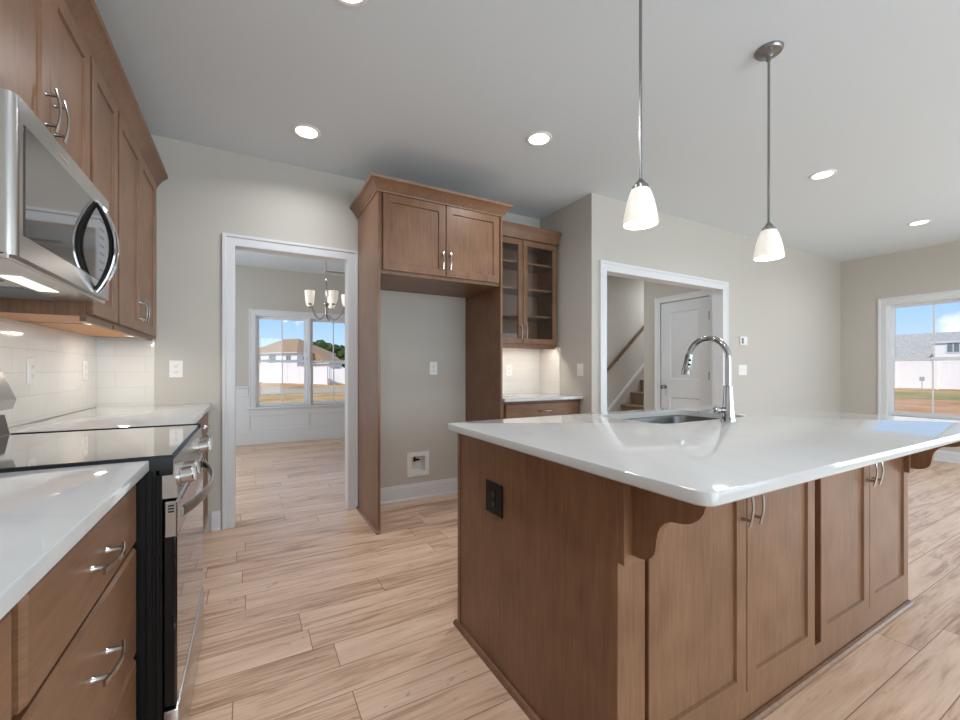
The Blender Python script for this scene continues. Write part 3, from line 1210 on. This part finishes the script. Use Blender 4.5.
# ------------------------------------------------------------------ hutch
HX0, HX1, HY = 1.832, 2.662, 3.205
hz0, hz1 = 1.385, 2.384
hu = thing('wall_cabinet', ((HX0 + HX1) / 2, 3.36, hz0), 'glass-door wall cabinet with three shelves beside the refrigerator surround', 'cabinet')
m = MB()
b = HY + .020
m.box(HX0, HX0 + .016, b, BW - .002, hz0, hz1)
m.box(HX1 - .016, HX1, b, BW - .002, hz0 - .012, hz1)
m.box(HX0 + .016, HX1 - .016, b, BW - .002, hz1 - .016, hz1)
m.box(HX0 + .016, HX1 - .016, b, b + .019, hz0 - .032, hz0 + .035)
m.box(HX0 + .016, HX1 - .016, b, b + .019, hz1 - .04, hz1 - .016)
m.box(HX0 + .016, HX0 + .035, b, b + .019, hz0 + .035, hz1 - .04)
m.box(HX1 - .035, HX1 - .016, b, b + .019, hz0 + .035, hz1 - .04)
m.build('body', 'wood', hu)
MB().box(HX0 + .016, HX1 - .016, BW - .012, BW - .002, hz0 + .01, hz1 - .016).build('back_panel', 'woodin', hu)
MB().box(HX0 + .016, HX1 - .016, b + .019, BW - .012, hz0 + .012, hz0 + .028).build('bottom_panel', 'wood', hu)
for z in (2.180, 1.930, 1.675):
    MB().box(HX0 + .017, HX1 - .017, b + .025, BW - .013, z - .018, z, .001).build('shelf', 'wood', hu)
F = FRONT(HY)
mid = (HX0 + HX1) / 2
d1 = shaker(F, HX0 + .008, mid - .003, hz0 + .012, hz1 - .016, 'door', hu, glass=True, st=.05)
d2 = shaker(F, mid + .003, HX1 - .012, hz0 + .012, hz1 - .016, 'door', hu, glass=True, st=.05)
pull(F, mid - .027, hz0 + .12, True, d1, 'F')
pull(F, mid + .027, hz0 + .12, True, d2, 'F')
m = MB()
m.sweep([(HX0 - .006, HY), (HX1, HY), (HX1, BW - .002)], [(a * .48, w * 1.32 + 2.380) for a, w in CROWN[1:-1] + [(-.02, .092), (-.02, 0)]])
m.build('crown', 'wood', hu, angle=20)
t = thing('strip_light', (mid, HY + .062, hz0), 'slim warm strip light under the glass-door wall cabinet', 'light')
MB().box(HX0 + .04, HX1 - .04, HY + .048, HY + .076, hz0 + .002, hz0 + .012, .002).build('housing', 'plate', t)
MB().box(HX0 + .05, HX1 - .05, HY + .051, HY + .073, hz0 - .002, hz0 + .002).build('diffuser', 'led', t)
area_light('strip_glow', (mid, HY + .062, hz0 - .004), (0, 0, -1), HX1 - HX0 - .1, .02, 1.5, (1, .92, .82))

hb = thing('base_cabinet', ((HX0 + HX1) / 2, 3.2, 0), 'wooden one-drawer base cabinet under the glass-door cabinet, behind the island', 'cabinet')
HBF = 2.905
MB().box(HX0, PW - .004, HBF + .021, BW - .002, .10, .884).build('body', 'wood', hb)
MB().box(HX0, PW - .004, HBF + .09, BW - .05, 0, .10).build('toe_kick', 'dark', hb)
F = FRONT(HBF)
o = slabfront(F, HX0 + .03, HX1 + .002, .715, .862, 'drawer', hb)
pull(F, (HX0 + HX1) / 2 + .01, .795, False, o, 'F')
o = shaker(F, HX0 + .03, mid - .003, .115, .70, 'door', hb)
pull(F, mid - .03, .62, True, o, 'F')
o = shaker(F, mid + .003, HX1 + .002, .115, .70, 'door', hb)
pull(F, mid + .03, .62, True, o, 'F')
tag(slab('countertop', HX0, PW - .001, 2.872, BW - .001, .884, .914, .004, 'quartz'), 'small white quartz countertop below the glass-door wall cabinet', 'countertop')
tag(MB().box(HX0, PW, BW - .009, BW, .914, 1.375).build('tile_backsplash', 'tile_x', smooth=False), 'white tile backsplash below the glass-door cabinet on the back wall', 'backsplash')
tag(MB().box(PW - .009, PW, 3.20, BW - .009, .914, 1.375).build('tile_backsplash', 'tile_y', smooth=False), 'white tile backsplash strip on the side wall below the glass-door cabinet', 'backsplash')
plate('wall_outlet', FRONT(BW - .009), 2.295, 1.145, .072, .117, 'outlet', 'white outlet on the tile below the glass-door wall cabinet', 'outlet')
SF = frame((PW, 0, 0), (0, -1, 0), (0, 0, 1), (-1, 0, 0))
plate('light_switch', SF, -2.915, 1.15, .078, .118, '1', 'white single switch on the side wall right of the glass-door cabinet tile', 'switch')
plate('light_switch', FRONT(HW), 5.085, 1.15, .170, .122, '3', 'wide white triple switch plate right of the hall opening, behind the faucet', 'switch')
t = thing('thermostat', (5.11, HW, 1.493), 'small white thermostat mounted above the triple switch plate', 'thermostat')
MB(FRONT(HW)).box(5.015, 5.155, 1.443, 1.543, 0, .022, .005, 2).build('case', 'plate', t)
MB(FRONT(HW)).box(5.03, 5.07, 1.46, 1.525, .021, .0235, .001).build('screen', 'greyp', t)

# ice maker supply box
ib = thing('ice_maker_box', (1.327, BW, .308), 'white recessed ice maker supply box low in the refrigerator niche', 'supply box')
m = MB(FRONT(BW))
m.loops([rct(1.225, 1.430, .200, .415, .0005), rct(1.225, 1.430, .200, .415, .008), rct(1.264, 1.391, .239, .376, .008), rct(1.266, 1.389, .241, .374, -.085)], False, True)
m.build('box', 'plate', ib)
m = MB(FRONT(BW))
m.lathe([(.008, -.03), (.008, .0)], (1.305, .345, .002), (0, 0, 1), 12)
m.tube([(1.305, .373, -.03), (1.305, .325, -.03)], .009, 10)
m.box(1.285, 1.342, .336, .352, -.012, .002, .003)
m.build('valve', 'blackp', ib)

# ------------------------------------------------------------------ island
IF = .757
IX0, IX1, IY1 = .825, 2.834, 1.682
gi = 'island cabinets'


def corbel(x, b0, b1, parent):
    """scrolled bracket under the overhang with its backing block"""
    MB().box(b0, b1, IF - .020, IF, .655, .883, .0012).build('bracket_block', 'wood', parent)
    key = [(.737, .883), (.530, .883), (.536, .872), (.541, .858), (.547, .839), (.553, .829), (.562, .819), (.572, .811), (.583, .8055), (.594, .802),
           (.607, .7995), (.620, .798), (.632, .7945), (.643, .7875), (.651, .779), (.658, .769), (.662, .758), (.665, .745), (.667, .730), (.669, .714),
           (.673, .702), (.680, .692), (.690, .684), (.703, .679), (.718, .6765), (.737, .677)]
    G = frame((x, 0, 0), (0, 1, 0), (0, 0, 1), (1, 0, 0))
    MB(G).prism(key, 0, .022).build('corbel', 'wood', parent, angle=30)


def island_unit(x0, x1, label, first):
    t = thing('island_cabinet', ((x0 + x1) / 2, 1.2, 0), label, 'cabinet', gi)
    m = MB()
    lx = x0 + (.02 if first else 0)
    m.box(lx, lx + .018, IF + .020, IY1 - .002, .0, .883 if first else .62)
    m.box(x1 - .018, x1, IF + .020, IY1 - .002, .0, .62 if first else .883)
    m.box(lx + .018, x1 - .018, IY1 - .02, IY1 - .002, .0, .883)
    m.box(lx + .018, x1 - .018, IF + .020, IF + .038, .0, .883)
    m.box(lx + .018, x1 - .018, IF + .038, IY1 - .02, .08, .098)
    m.build('body', 'wood', t)
    return t


F = FRONT(IF)
i1 = island_unit(IX0, 1.885, 'left island cabinet with plain end panel, black outlet and two front doors', True)
MB().box(IX0, IX0 + .019, IF + .001, IY1, 0, .883, .001).build('end_panel', 'wood', i1)
MB().box(IX0 - .004, IX0 + .02, IY1 - .022, IY1 + .002, 0, .883, .001).build('corner_trim', 'wood', i1)
MB().box(IX0 + .0015, .928, IF, IF + .021, 0, .883, .001).build('corner_post', 'wood', i1)
MB().box(.94, 1.905, IF + .002, IF + .021, 0, .102).build('base_rail', 'wood', i1)
da = shaker(F, .944, 1.4135, .100, .865, 'door', i1)
db = shaker(F, 1.4175, 1.876, .100, .865, 'door', i1)
pull(F, 1.4135 - .022, .715, True, da, 'F', .13)
pull(F, 1.4175 + .035, .715, True, db, 'F', .13)
corbel(.856, IX0 + .0005, .918, i1)
i2 = island_unit(1.886, IX1, 'right island cabinet, far from the range, with two front doors and end bracket', False)
MB().box(1.906, IX1, IF + .002, IF + .021, 0, .102).build('base_rail', 'wood', i2)
dc = shaker(F, 1.925, 2.372, .100, .865, 'door', i2)
dd = shaker(F, 2.376, 2.828, .100, .865, 'door', i2)
pull(F, 2.372 - .022, .715, True, dc, 'F', .13)
pull(F, 2.376 + .035, .715, True, dd, 'F', .13)
corbel(2.786, 2.772, IX1 - .0005, i2)
SHOE = [(0, 0), (.017, 0), (.016, .008), (.010, .016), (0, .019)]
m = MB()
m.sweep([(IX0, IY1 + .02), (IX0, IF), (IX1, IF), (IX1, IY1)], [(a + .001, w) for a, w in SHOE])
tag(m.build('shoe_molding', 'wood', angle=25), 'wooden quarter-round molding on the floor around the island base', 'molding')
SX0, SX1, SY0, SY1 = 1.565, 2.245, 1.185, 1.585
tag(slab('countertop', .765, 2.905, .478, 1.692, .884, .914, .035, 'quartz', hole=(SX0, SX1, SY0, SY1, .07)), 'large white quartz countertop on the kitchen island with sink cutout', 'countertop')
plate('island_outlet', frame((IX0, 0, 0), (0, -1, 0), (0, 0, 1), (-1, 0, 0)), -1.366, .657, .120, .120, 'decora', 'black outlet on the plain wooden end panel of the island', 'outlet', mat='blackp')
# sink
sk = thing('sink', ((SX0 + SX1) / 2, (SY0 + SY1) / 2, .68), 'stainless undermount sink set into the white island countertop', 'sink')
m = MB()


def sr(i, z, r):
    return [(a, b, z) for a, b in rounded(SX0 - .006 + i, SX1 + .006 - i, SY0 - .006 + i, SY1 + .006 - i, r)]


m.loops([sr(-.02, .8835, .08), sr(0, .8835, .076), sr(.004, .875, .074), sr(.012, .71, .07), sr(.03, .686, .055), sr(.07, .682, .03),
         sr(.07, .676, .03), sr(.025, .680, .055), sr(.004, .71, .07), sr(-.003, .880, .075), sr(-.02, .880, .08)], False, False)
m2 = m
m2.loops([sr(.07, .6825, .03), sr(.07, .6755, .03)])
m2.build('basin', 'sinksteel', sk)
m = MB()
m.lathe([(.045, .684), (.045, .687), (.032, .687), (.028, .683)], (1.905, 1.385, 0), (0, 0, 1), 24)
m.build('drain', 'chrome', sk)
# faucet
fa = thing('faucet', (1.93, 1.115, .914), 'tall chrome gooseneck kitchen faucet behind the island sink', 'faucet')
fx, fy = 1.93, 1.115
m = MB()
m.lathe([(.0315, .914), (.0315, .920), (.029, .926), (.0245, .97), (.021, 1.02), (.0195, 1.055), (.0195, 1.075), (.016, 1.078)], (fx, fy, 0), (0, 0, 1), 24)
m.build('base', 'fchrome', fa)
m = MB()
pts = [(fx, fy, 1.06), (fx, fy, 1.13), (fx, fy, 1.19)]
R = .098
for i in range(1, 15):
    a = PI - PI * .93 * i / 14
    pts.append((fx, fy + R + R * math.cos(a), 1.205 + R * math.sin(a)))
m.tube(pts, .0132, 16)
m.build('spout', 'fchrome', fa)
e0, e1 = Vector(pts[-1]), Vector(pts[-2])
dv = Vector((0, .20, -1)).normalized()
m = MB()
m.lathe([(.0150, -.004), (.0165, 0), (.0185, .055), (.0225, .096), (.022, .100), (.012, .101)], e0, dv, 20)
sh = m.build('spray_head', 'fchrome', fa)
m = MB()
side = Vector((-.55, -.85, 0)).normalized()
for s in (.028, .05):
    c = e0 + dv * s + side * .0175
    m.lathe([(.0065, 0), (.0065, .004), (.004, .005)], c, side, 10)
m.build('spray_button', 'blackp', sh)
m = MB()
hc = Vector((fx, fy, .966))
lft = Vector((-.93, .36, 0)).normalized()
m.lathe([(.0125, .012), (.0125, .040), (.0165, .046), (.0175, .062), (.012, .070)], hc, lft, 18)
p0 = hc + lft * .058
m.tube([p0, p0 + Vector((-.03, .02, -.003)), p0 + Vector((-.065, .05, -.009))], [.0055, .005, .0038], 10)
m.build('lever', 'fchrome', fa)

# ------------------------------------------------------------------ pendants


def pendant(x, y, zb, label):
    t = thing('pendant_light', (x, y, CE), label, 'pendant lamp', 'pendant lights over the island')
    m = MB()
    m.lathe([(.062, CE), (.062, CE - .006), (.055, CE - .016), (.020, CE - .024), (.010, CE - .034)], (x, y, 0), (0, 0, 1), 28)
    for k in (0, 1):
        a = .6 + k * PI
        m.lathe([(.005, CE - .028), (.006, CE - .010)], (x + .042 * math.cos(a), y + .042 * math.sin(a), 0), (0, 0, 1), 8)
    m.build('canopy', 'satin', t)
    m = MB()
    m.tube([(x, y, CE - .03), (x, y, zb + .17)], .0058, 10)
    m.lathe([(.009, CE - .055), (.009, CE - .04)], (x, y, 0), (0, 0, 1), 12)
    m.build('rod', 'satin', t)
    m = MB()
    m.lathe([(.008, zb + .176), (.014, zb + .168), (.018, zb + .162), (.029, zb + .150), (.031, zb + .134)], (x, y, 0), (0, 0, 1), 24)
    m.build('socket_cap', 'satin', t)
    m = MB()
    pr = [(.026, .140), (.034, .134), (.043, .112), (.052, .082), (.059, .048), (.0635, .018), (.065, 0)]
    inn = [(r - .004, h) for r, h in pr][::-1]
    m.lathe([(r, zb + h) for r, h in pr + inn], (x, y, 0), (0, 0, 1), 36, False, False)
    m.build('shade', 'shade', t)
    m = MB()
    m.lathe([(.012, zb + .132), (.014, zb + .10), (.024, zb + .075), (.028, zb + .052), (.022, zb + .03), (.01, zb + .022)], (x, y, 0), (0, 0, 1), 20)
    m.build('bulb', 'bulb', t)
    l = D.lights.new('pendant_glow', 'POINT')
    l.energy = 1.6
    l.color = (1, .87, .7)
    l.shadow_soft_size = .05
    lo = D.objects.new('pendant_glow', l)
    COL.objects.link(lo)
    lo.location = (x, y, zb + .008)
    return t


pendant(1.330, 1.106, 1.716, 'white glass pendant lamp hanging over the island nearer the refrigerator cabinet')
pendant(2.262, 1.106, 1.708, 'white glass pendant lamp with its ceiling canopy in view, over the far island end')

# ------------------------------------------------------------------ recessed lights
cans = [((.336, 2.984), 'recessed ceiling light nearest the doorway to the dining room'),
        ((1.743, 2.296), 'recessed ceiling light between the refrigerator cabinet and the island'),
        ((4.083, 1.595), 'recessed ceiling light right of the pendants, in front of the hall wall'),
        ((6.322, 1.607), 'recessed ceiling light farthest right, before the window wall'),
        ((.361, 1.775), 'recessed ceiling light cut off by the top picture edge above the range aisle')]
proto = None
for (x, y), lab in cans:
    if proto is None:
        t = thing('recessed_light', (x, y, CE), lab, 'ceiling light', 'recessed ceiling lights')
        m = MB()
        m.lathe([(.088, CE), (.088, CE - .004), (.080, CE - .008), (.068, CE - .006), (.068, CE)], (x, y, 0), (0, 0, 1), 36, False, False)
        m.build('trim_ring', 'plate', t)
        m = MB()
        m.lathe([(.068, CE - .0005), (.068, CE - .004)], (x, y, 0), (0, 0, 1), 36)
        m.build('lens', 'canlens', t)
        proto = t
    else:
        t = copy_tree(proto)
        t.location = (x, y, CE)
        t['label'] = lab
    area_light('overhead_glow', (x, y, CE - .010), (0, 0, -1), .13, .13, 5, (.92, .95, 1), 'DISK', 150)

# ------------------------------------------------------------------ chandelier in the dining room
chx, chy = .84, 5.45
ch = thing('chandelier', (chx, chy, CE), 'nickel chandelier with five white glass shades in the dining room', 'chandelier')
m = MB()
m.lathe([(.06, CE), (.06, CE - .01), (.02, CE - .03)], (chx, chy, 0), (0, 0, 1), 24)
m.build('canopy', 'satin', ch)
m = MB()
z = CE - .03
i = 0
while z > 2.30:
    n = 10
    lp = []
    for k in range(n + 1):
        a = 2 * PI * k / n
        q = (.010 * math.cos(a), 0, .018 * math.sin(a)) if i % 2 else (0, .010 * math.cos(a), .018 * math.sin(a))
        lp.append((chx + q[0], chy + q[1], z - .018 + q[2]))
    m.tube(lp, .0022, 6, False)
    z -= .030
    i += 1
m.build('chain', 'satin', ch)
m = MB()
m.lathe([(.004, 2.31), (.012, 2.30), (.016, 2.285), (.008, 2.265), (.012, 2.25), (.012, 2.0), (.02, 1.99), (.036, 1.975), (.03, 1.955), (.014, 1.94), (.012, 1.84), (.02, 1.83), (.016, 1.81), (.004, 1.80)], (chx, chy, 0), (0, 0, 1), 18)
m.build('stem', 'nickel', ch)
vd = Vector((chx, chy, 0)).normalized()
rt = Vector((vd.y, -vd.x, 0))
for k in range(5):
    a = math.radians(20 + 72 * k)
    dv = (-vd * math.cos(a) + rt * math.sin(a))
    m = MB()
    c = Vector((chx, chy, 0))
    pts = []
    for i in range(13):
        s = i / 12
        r_ = .02 + .215 * s
        z = 1.84 - .075 * math.sin(PI * min(1, s * 1.15)) + .12 * s ** 2.4
        pts.append(c + dv * r_ + Vector((0, 0, z)))
    m.tube(pts, .0055, 8)
    m.lathe([(.006, 1.93), (.020, 1.936), (.024, 1.945), (.02, 1.952)], c + dv * .235, (0, 0, 1), 16)
    arm = m.build('arm', 'satin', ch)
    m = MB()
    pr = [(.022, 1.950), (.036, 1.960), (.047, 1.99), (.053, 2.03), (.056, 2.07), (.0575, 2.10)]
    m.lathe(pr + [(r - .004, h) for r, h in pr][::-1], c + dv * .235, (0, 0, 1), 24, False, False)
    m.lathe([(.0215, 1.951), (.02, 1.954)], c + dv * .235, (0, 0, 1), 24)
    s = m.build('shade', 'shade', arm)
    l = D.lights.new('chandelier_glow', 'POINT')
    l.energy = .5
    l.color = (1, .94, .86)
    l.shadow_soft_size = .05
    lo = D.objects.new('chandelier_glow', l)
    COL.objects.link(lo)
    lo.location = c + dv * .235 + Vector((0, 0, 2.16))
t = thing('ceiling_vent', (1.22, 7.02, CE), 'white air register on the dining room ceiling near the window', 'vent')
MB().box(1.05, 1.40, 6.94, 7.10, CE - .008, CE, .002).build('vent_frame', 'plate', t)
m = MB()
for k in range(6):
    m.box(1.075, 1.375, 6.958 + k * .022, 6.966 + k * .022, CE - .0095, CE - .007)
m.build('louvers', 'greyp', t)

# added overhead fill that brightens the left drawers, no fixture built
area_light('overhead_glow', (.36, .30, CE - .010), (0, 0, -1), .13, .13, 6.5, (.92, .95, 1), 'DISK', 150)
# added fill under the hall ceiling, out of view and without a fixture
area_light('hall_fill', (3.5, 3.75, CE - .02), (0, 0, -1), .4, .4, 9, (.86, .93, 1), 'DISK')
area_light('stair_fill', (6.4, 4.3, CE - .02), (0, 0, -1), .4, .4, 15, (.86, .93, 1), 'DISK')  # added to lighten the stair wall, no fixture built

# ------------------------------------------------------------------ outdoors
GZ = -.45
m = MB()
m.box(-90, 140, 7.6, 160, GZ - .3, GZ)
m.box(8.9, 140, -90, 7.6, GZ - .3, GZ)
struct(m.build('lawn', 'lawn', smooth=False))
struct(MB().box(-60, 20, 30.5, 38.3, GZ, GZ + .02).build('road', 'road', smooth=False))
struct(MB().box(9, 32, -30, 20, GZ, GZ + .015).build('clay_yard', 'clay', smooth=False))
struct(MB().box(32, 41, -30, 22, GZ, GZ + .018).build('grass_strip', 'green', smooth=False))


def fence(name, a, b, h, label, mat='fence', z=GZ):
    a, b = Vector((a[0], a[1], 0)), Vector((b[0], b[1], 0))
    L = (b - a).length
    d = (b - a) / L
    F = frame((a.x, a.y, z), d, (0, 0, 1), Vector((d.y, -d.x, 0)))
    t = thing(name, ((a.x + b.x) / 2, (a.y + b.y) / 2, z), label, 'fence', 'white vinyl fences')
    m = MB(F)
    n = int(L / .18)
    for i in range(n):
        m.box(i * L / n + .002, (i + 1) * L / n - .002, .05, h - .06, -.018, .018)
    m.box(0, L, .04, .18, -.03, .03)
    m.box(0, L, h - .14, h, -.03, .03)
    m.build('fence_boards', mat, t, smooth=False)
    k = max(1, int(round(L / 2.6)))
    for i in range(k + 1):
        m = MB(F)
        u = L * i / k
        m.box(u - .065, u + .065, 0, h + .06, -.065, .065)
        m.box(u - .08, u + .08, h + .06, h + .10, -.08, .08)
        m.build('post', mat, t, smooth=False)
    return t


fence('vinyl_fence', (-4.0, 69.2), (7.3, 46.7), 1.98, 'long white vinyl fence beyond the dining room window')
fence('vinyl_fence', (8.0, 48.5), (14.5, 42.5), 1.75, 'short white fence section right of the gap, seen through the dining window')
fence('vinyl_fence', (49.4, -6), (49.4, 24), 2.35, 'white vinyl fence beyond the right window, below the grey roof')


def house(name, o, rot, L, W, ze, zr, label, wall, roofm, hip=True, wins=(), z=GZ, ov=.45, into=None):
    """o: corner; u runs L along the front, v runs W to the back"""
    c, s = math.cos(rot), math.sin(rot)
    U, V = Vector((c, s, 0)), Vector((-s, c, 0))
    F = frame((o[0], o[1], 0), U, V, (0, 0, 1))
    t = into or thing(name, F((L / 2, W / 2, z)), label, 'house')
    MB(F).box(0, L, 0, W, z, ze).build('walls', wall, t, smooth=False)
    m = MB(F)
    a = [(-ov, -ov, ze), (L + ov, -ov, ze), (L + ov, W + ov, ze), (-ov, W + ov, ze)]
    if hip:
        r0, r1 = ((W / 2, W / 2, zr), (L - W / 2, W / 2, zr)) if L >= W else ((L / 2, L / 2, zr), (L / 2, W - L / 2, zr))
    else:
        r0, r1 = (-ov, W / 2, zr), (L + ov, W / 2, zr)
    t_ = m.bm
    vs = [t_.verts.new(F(p)) for p in a + [r0, r1]]
    Q = ((0, 1, 4), (1, 2, 5, 4), (2, 3, 5), (3, 0, 4, 5), (3, 2, 1, 0)) if hip and W > L else ((0, 1, 5, 4), (1, 2, 5), (2, 3, 4, 5), (3, 0, 4), (3, 2, 1, 0))
    for q in Q:
        t_.faces.new([vs[i] for i in q])
    m.build('roof', roofm, t, smooth=False)
    m = MB(F)
    m.box(-ov, L + ov, -ov - .03, -ov + .02, ze - .14, ze + .02)
    m.box(-ov - .03, -ov + .02, -ov, W + ov, ze - .14, ze + .02)
    m.box(L + ov - .02, L + ov + .03, -ov, W + ov, ze - .14, ze + .02)
    m.build('fascia', 'trim', t, smooth=False)
    for u, v, w_, h_, side in wins:
        if side == 'f':
            G = lambda p, u=u, v=v: F((u + p[0], -p[2], v + p[1]))
        elif side == 'l':
            G = lambda p, u=u, v=v: F((-p[2], u + p[0], v + p[1]))
        else:
            G = lambda p, u=u, v=v: F((L + p[2], u + p[0], v + p[1]))
        m = MB(G)
        m.box(-w_ / 2 - .1, w_ / 2 + .1, -.1, h_ + .1, 0, .06)
        wf = m.build('window', 'trim', t, smooth=False)
        m = MB(G)
        m.box(-w_ / 2, -.04, 0, h_, .055, .08)
        m.box(.04, w_ / 2, 0, h_, .055, .08)
        m.build('pane', 'hwin', wf, smooth=False)
    return t


# hip-roofed house behind the dining window: its near corner faces the kitchen
hc_ = Vector((7.9, 85))
rot = math.atan2(.6, .8)
nh = house('neighbor_house', (hc_.x, hc_.y), rot, 9.2, 13.5, 4.5, 7.5, 'white two-storey house with brown hip roof behind the fence, seen through the dining window', 'siding', 'shingle', True,
      [(2.2, 2.6, 1.1, 1.3, 'l'), (6.5, 2.6, 1.8, 1.4, 'l'), (10.5, 2.6, 1.1, 1.3, 'l'), (2.0, 2.4, 1.2, 1.3, 'f'), (6.0, 2.4, 1.0, 1.1, 'f')])
house('neighbor_garage', (13.6, 84.5), rot, 3.4, 6, 2.5, 4.6, 'low white garage wing right of the hip-roofed house, seen through the dining window', 'siding', 'shingle', False,
      [(2.0, .4, 1.2, 1.2, 'f')], into=nh)
# grey-roofed house beyond the right window
nh = house('neighbor_house', (60, 30), -PI / 2, 46, 12, 2.1, 5.25, 'long white house with grey shingle roof beyond the right window', 'siding', 'greysh', False, [])
house('house_wing', (57.5, 13.7), -PI / 2, 16, 6, 3.85, 4.9, 'white upper wing with small window in front of the grey shingle roof', 'siding', 'greysh', False,
      [(1.35, 2.85, .75, .8, 'f'), (6.3, 2.85, .75, .8, 'f')], into=nh, ov=.15)
ub = thing('utility_box', (44.8, 11.3, GZ), 'small grey utility box on a post before the fence outside the right window', 'utility box')
MB().box(44.7, 44.85, 11.1, 11.36, .32, .64, .02).build('box', 'boxgrey', ub)
MB().box(44.76, 44.80, 11.21, 11.25, GZ, .32).build('post', 'boxgrey', ub)


def tree(x, y, r, h, label, seed):
    rnd = random.Random(seed)
    t = thing('tree', (x, y, GZ), label, 'tree', 'trees behind the fence')
    m = MB()
    m.tube([(x, y, GZ), (x + .1, y, GZ + h * .5), (x, y, GZ + h * .8)], [.28, .2, .1], 8)
    m.build('trunk', 'bark', t)
    m = MB()
    for k in range(26):
        a, e_ = rnd.uniform(0, 2 * PI), rnd.uniform(-.6, 1)
        q = Vector((math.cos(a) * math.cos(e_), math.sin(a) * math.cos(e_), math.sin(e_))) * r * rnd.uniform(.35, .85)
        tb = bmesh.new()
        bmesh.ops.create_icosphere(tb, subdivisions=2, radius=r * rnd.uniform(.22, .42))
        for v in tb.verts:
            v.co *= rnd.uniform(.75, 1.22)
            v.co += Vector((x, y, GZ + h - r)) + q
        m._add(tb)
    m.build('crown', 'leaf', t, smooth=False)


tree(14.4, 104, 3.6, 9.0, 'tallest dark green tree behind the garage wing, seen through the dining window', 1)
tree(20.5, 110, 3.4, 8.0, 'dark green tree right of the tallest one, at the window edge', 2)
tree(25.5, 106, 3.4, 7.4, 'dark green tree partly hidden by the dining doorway casing', 3)
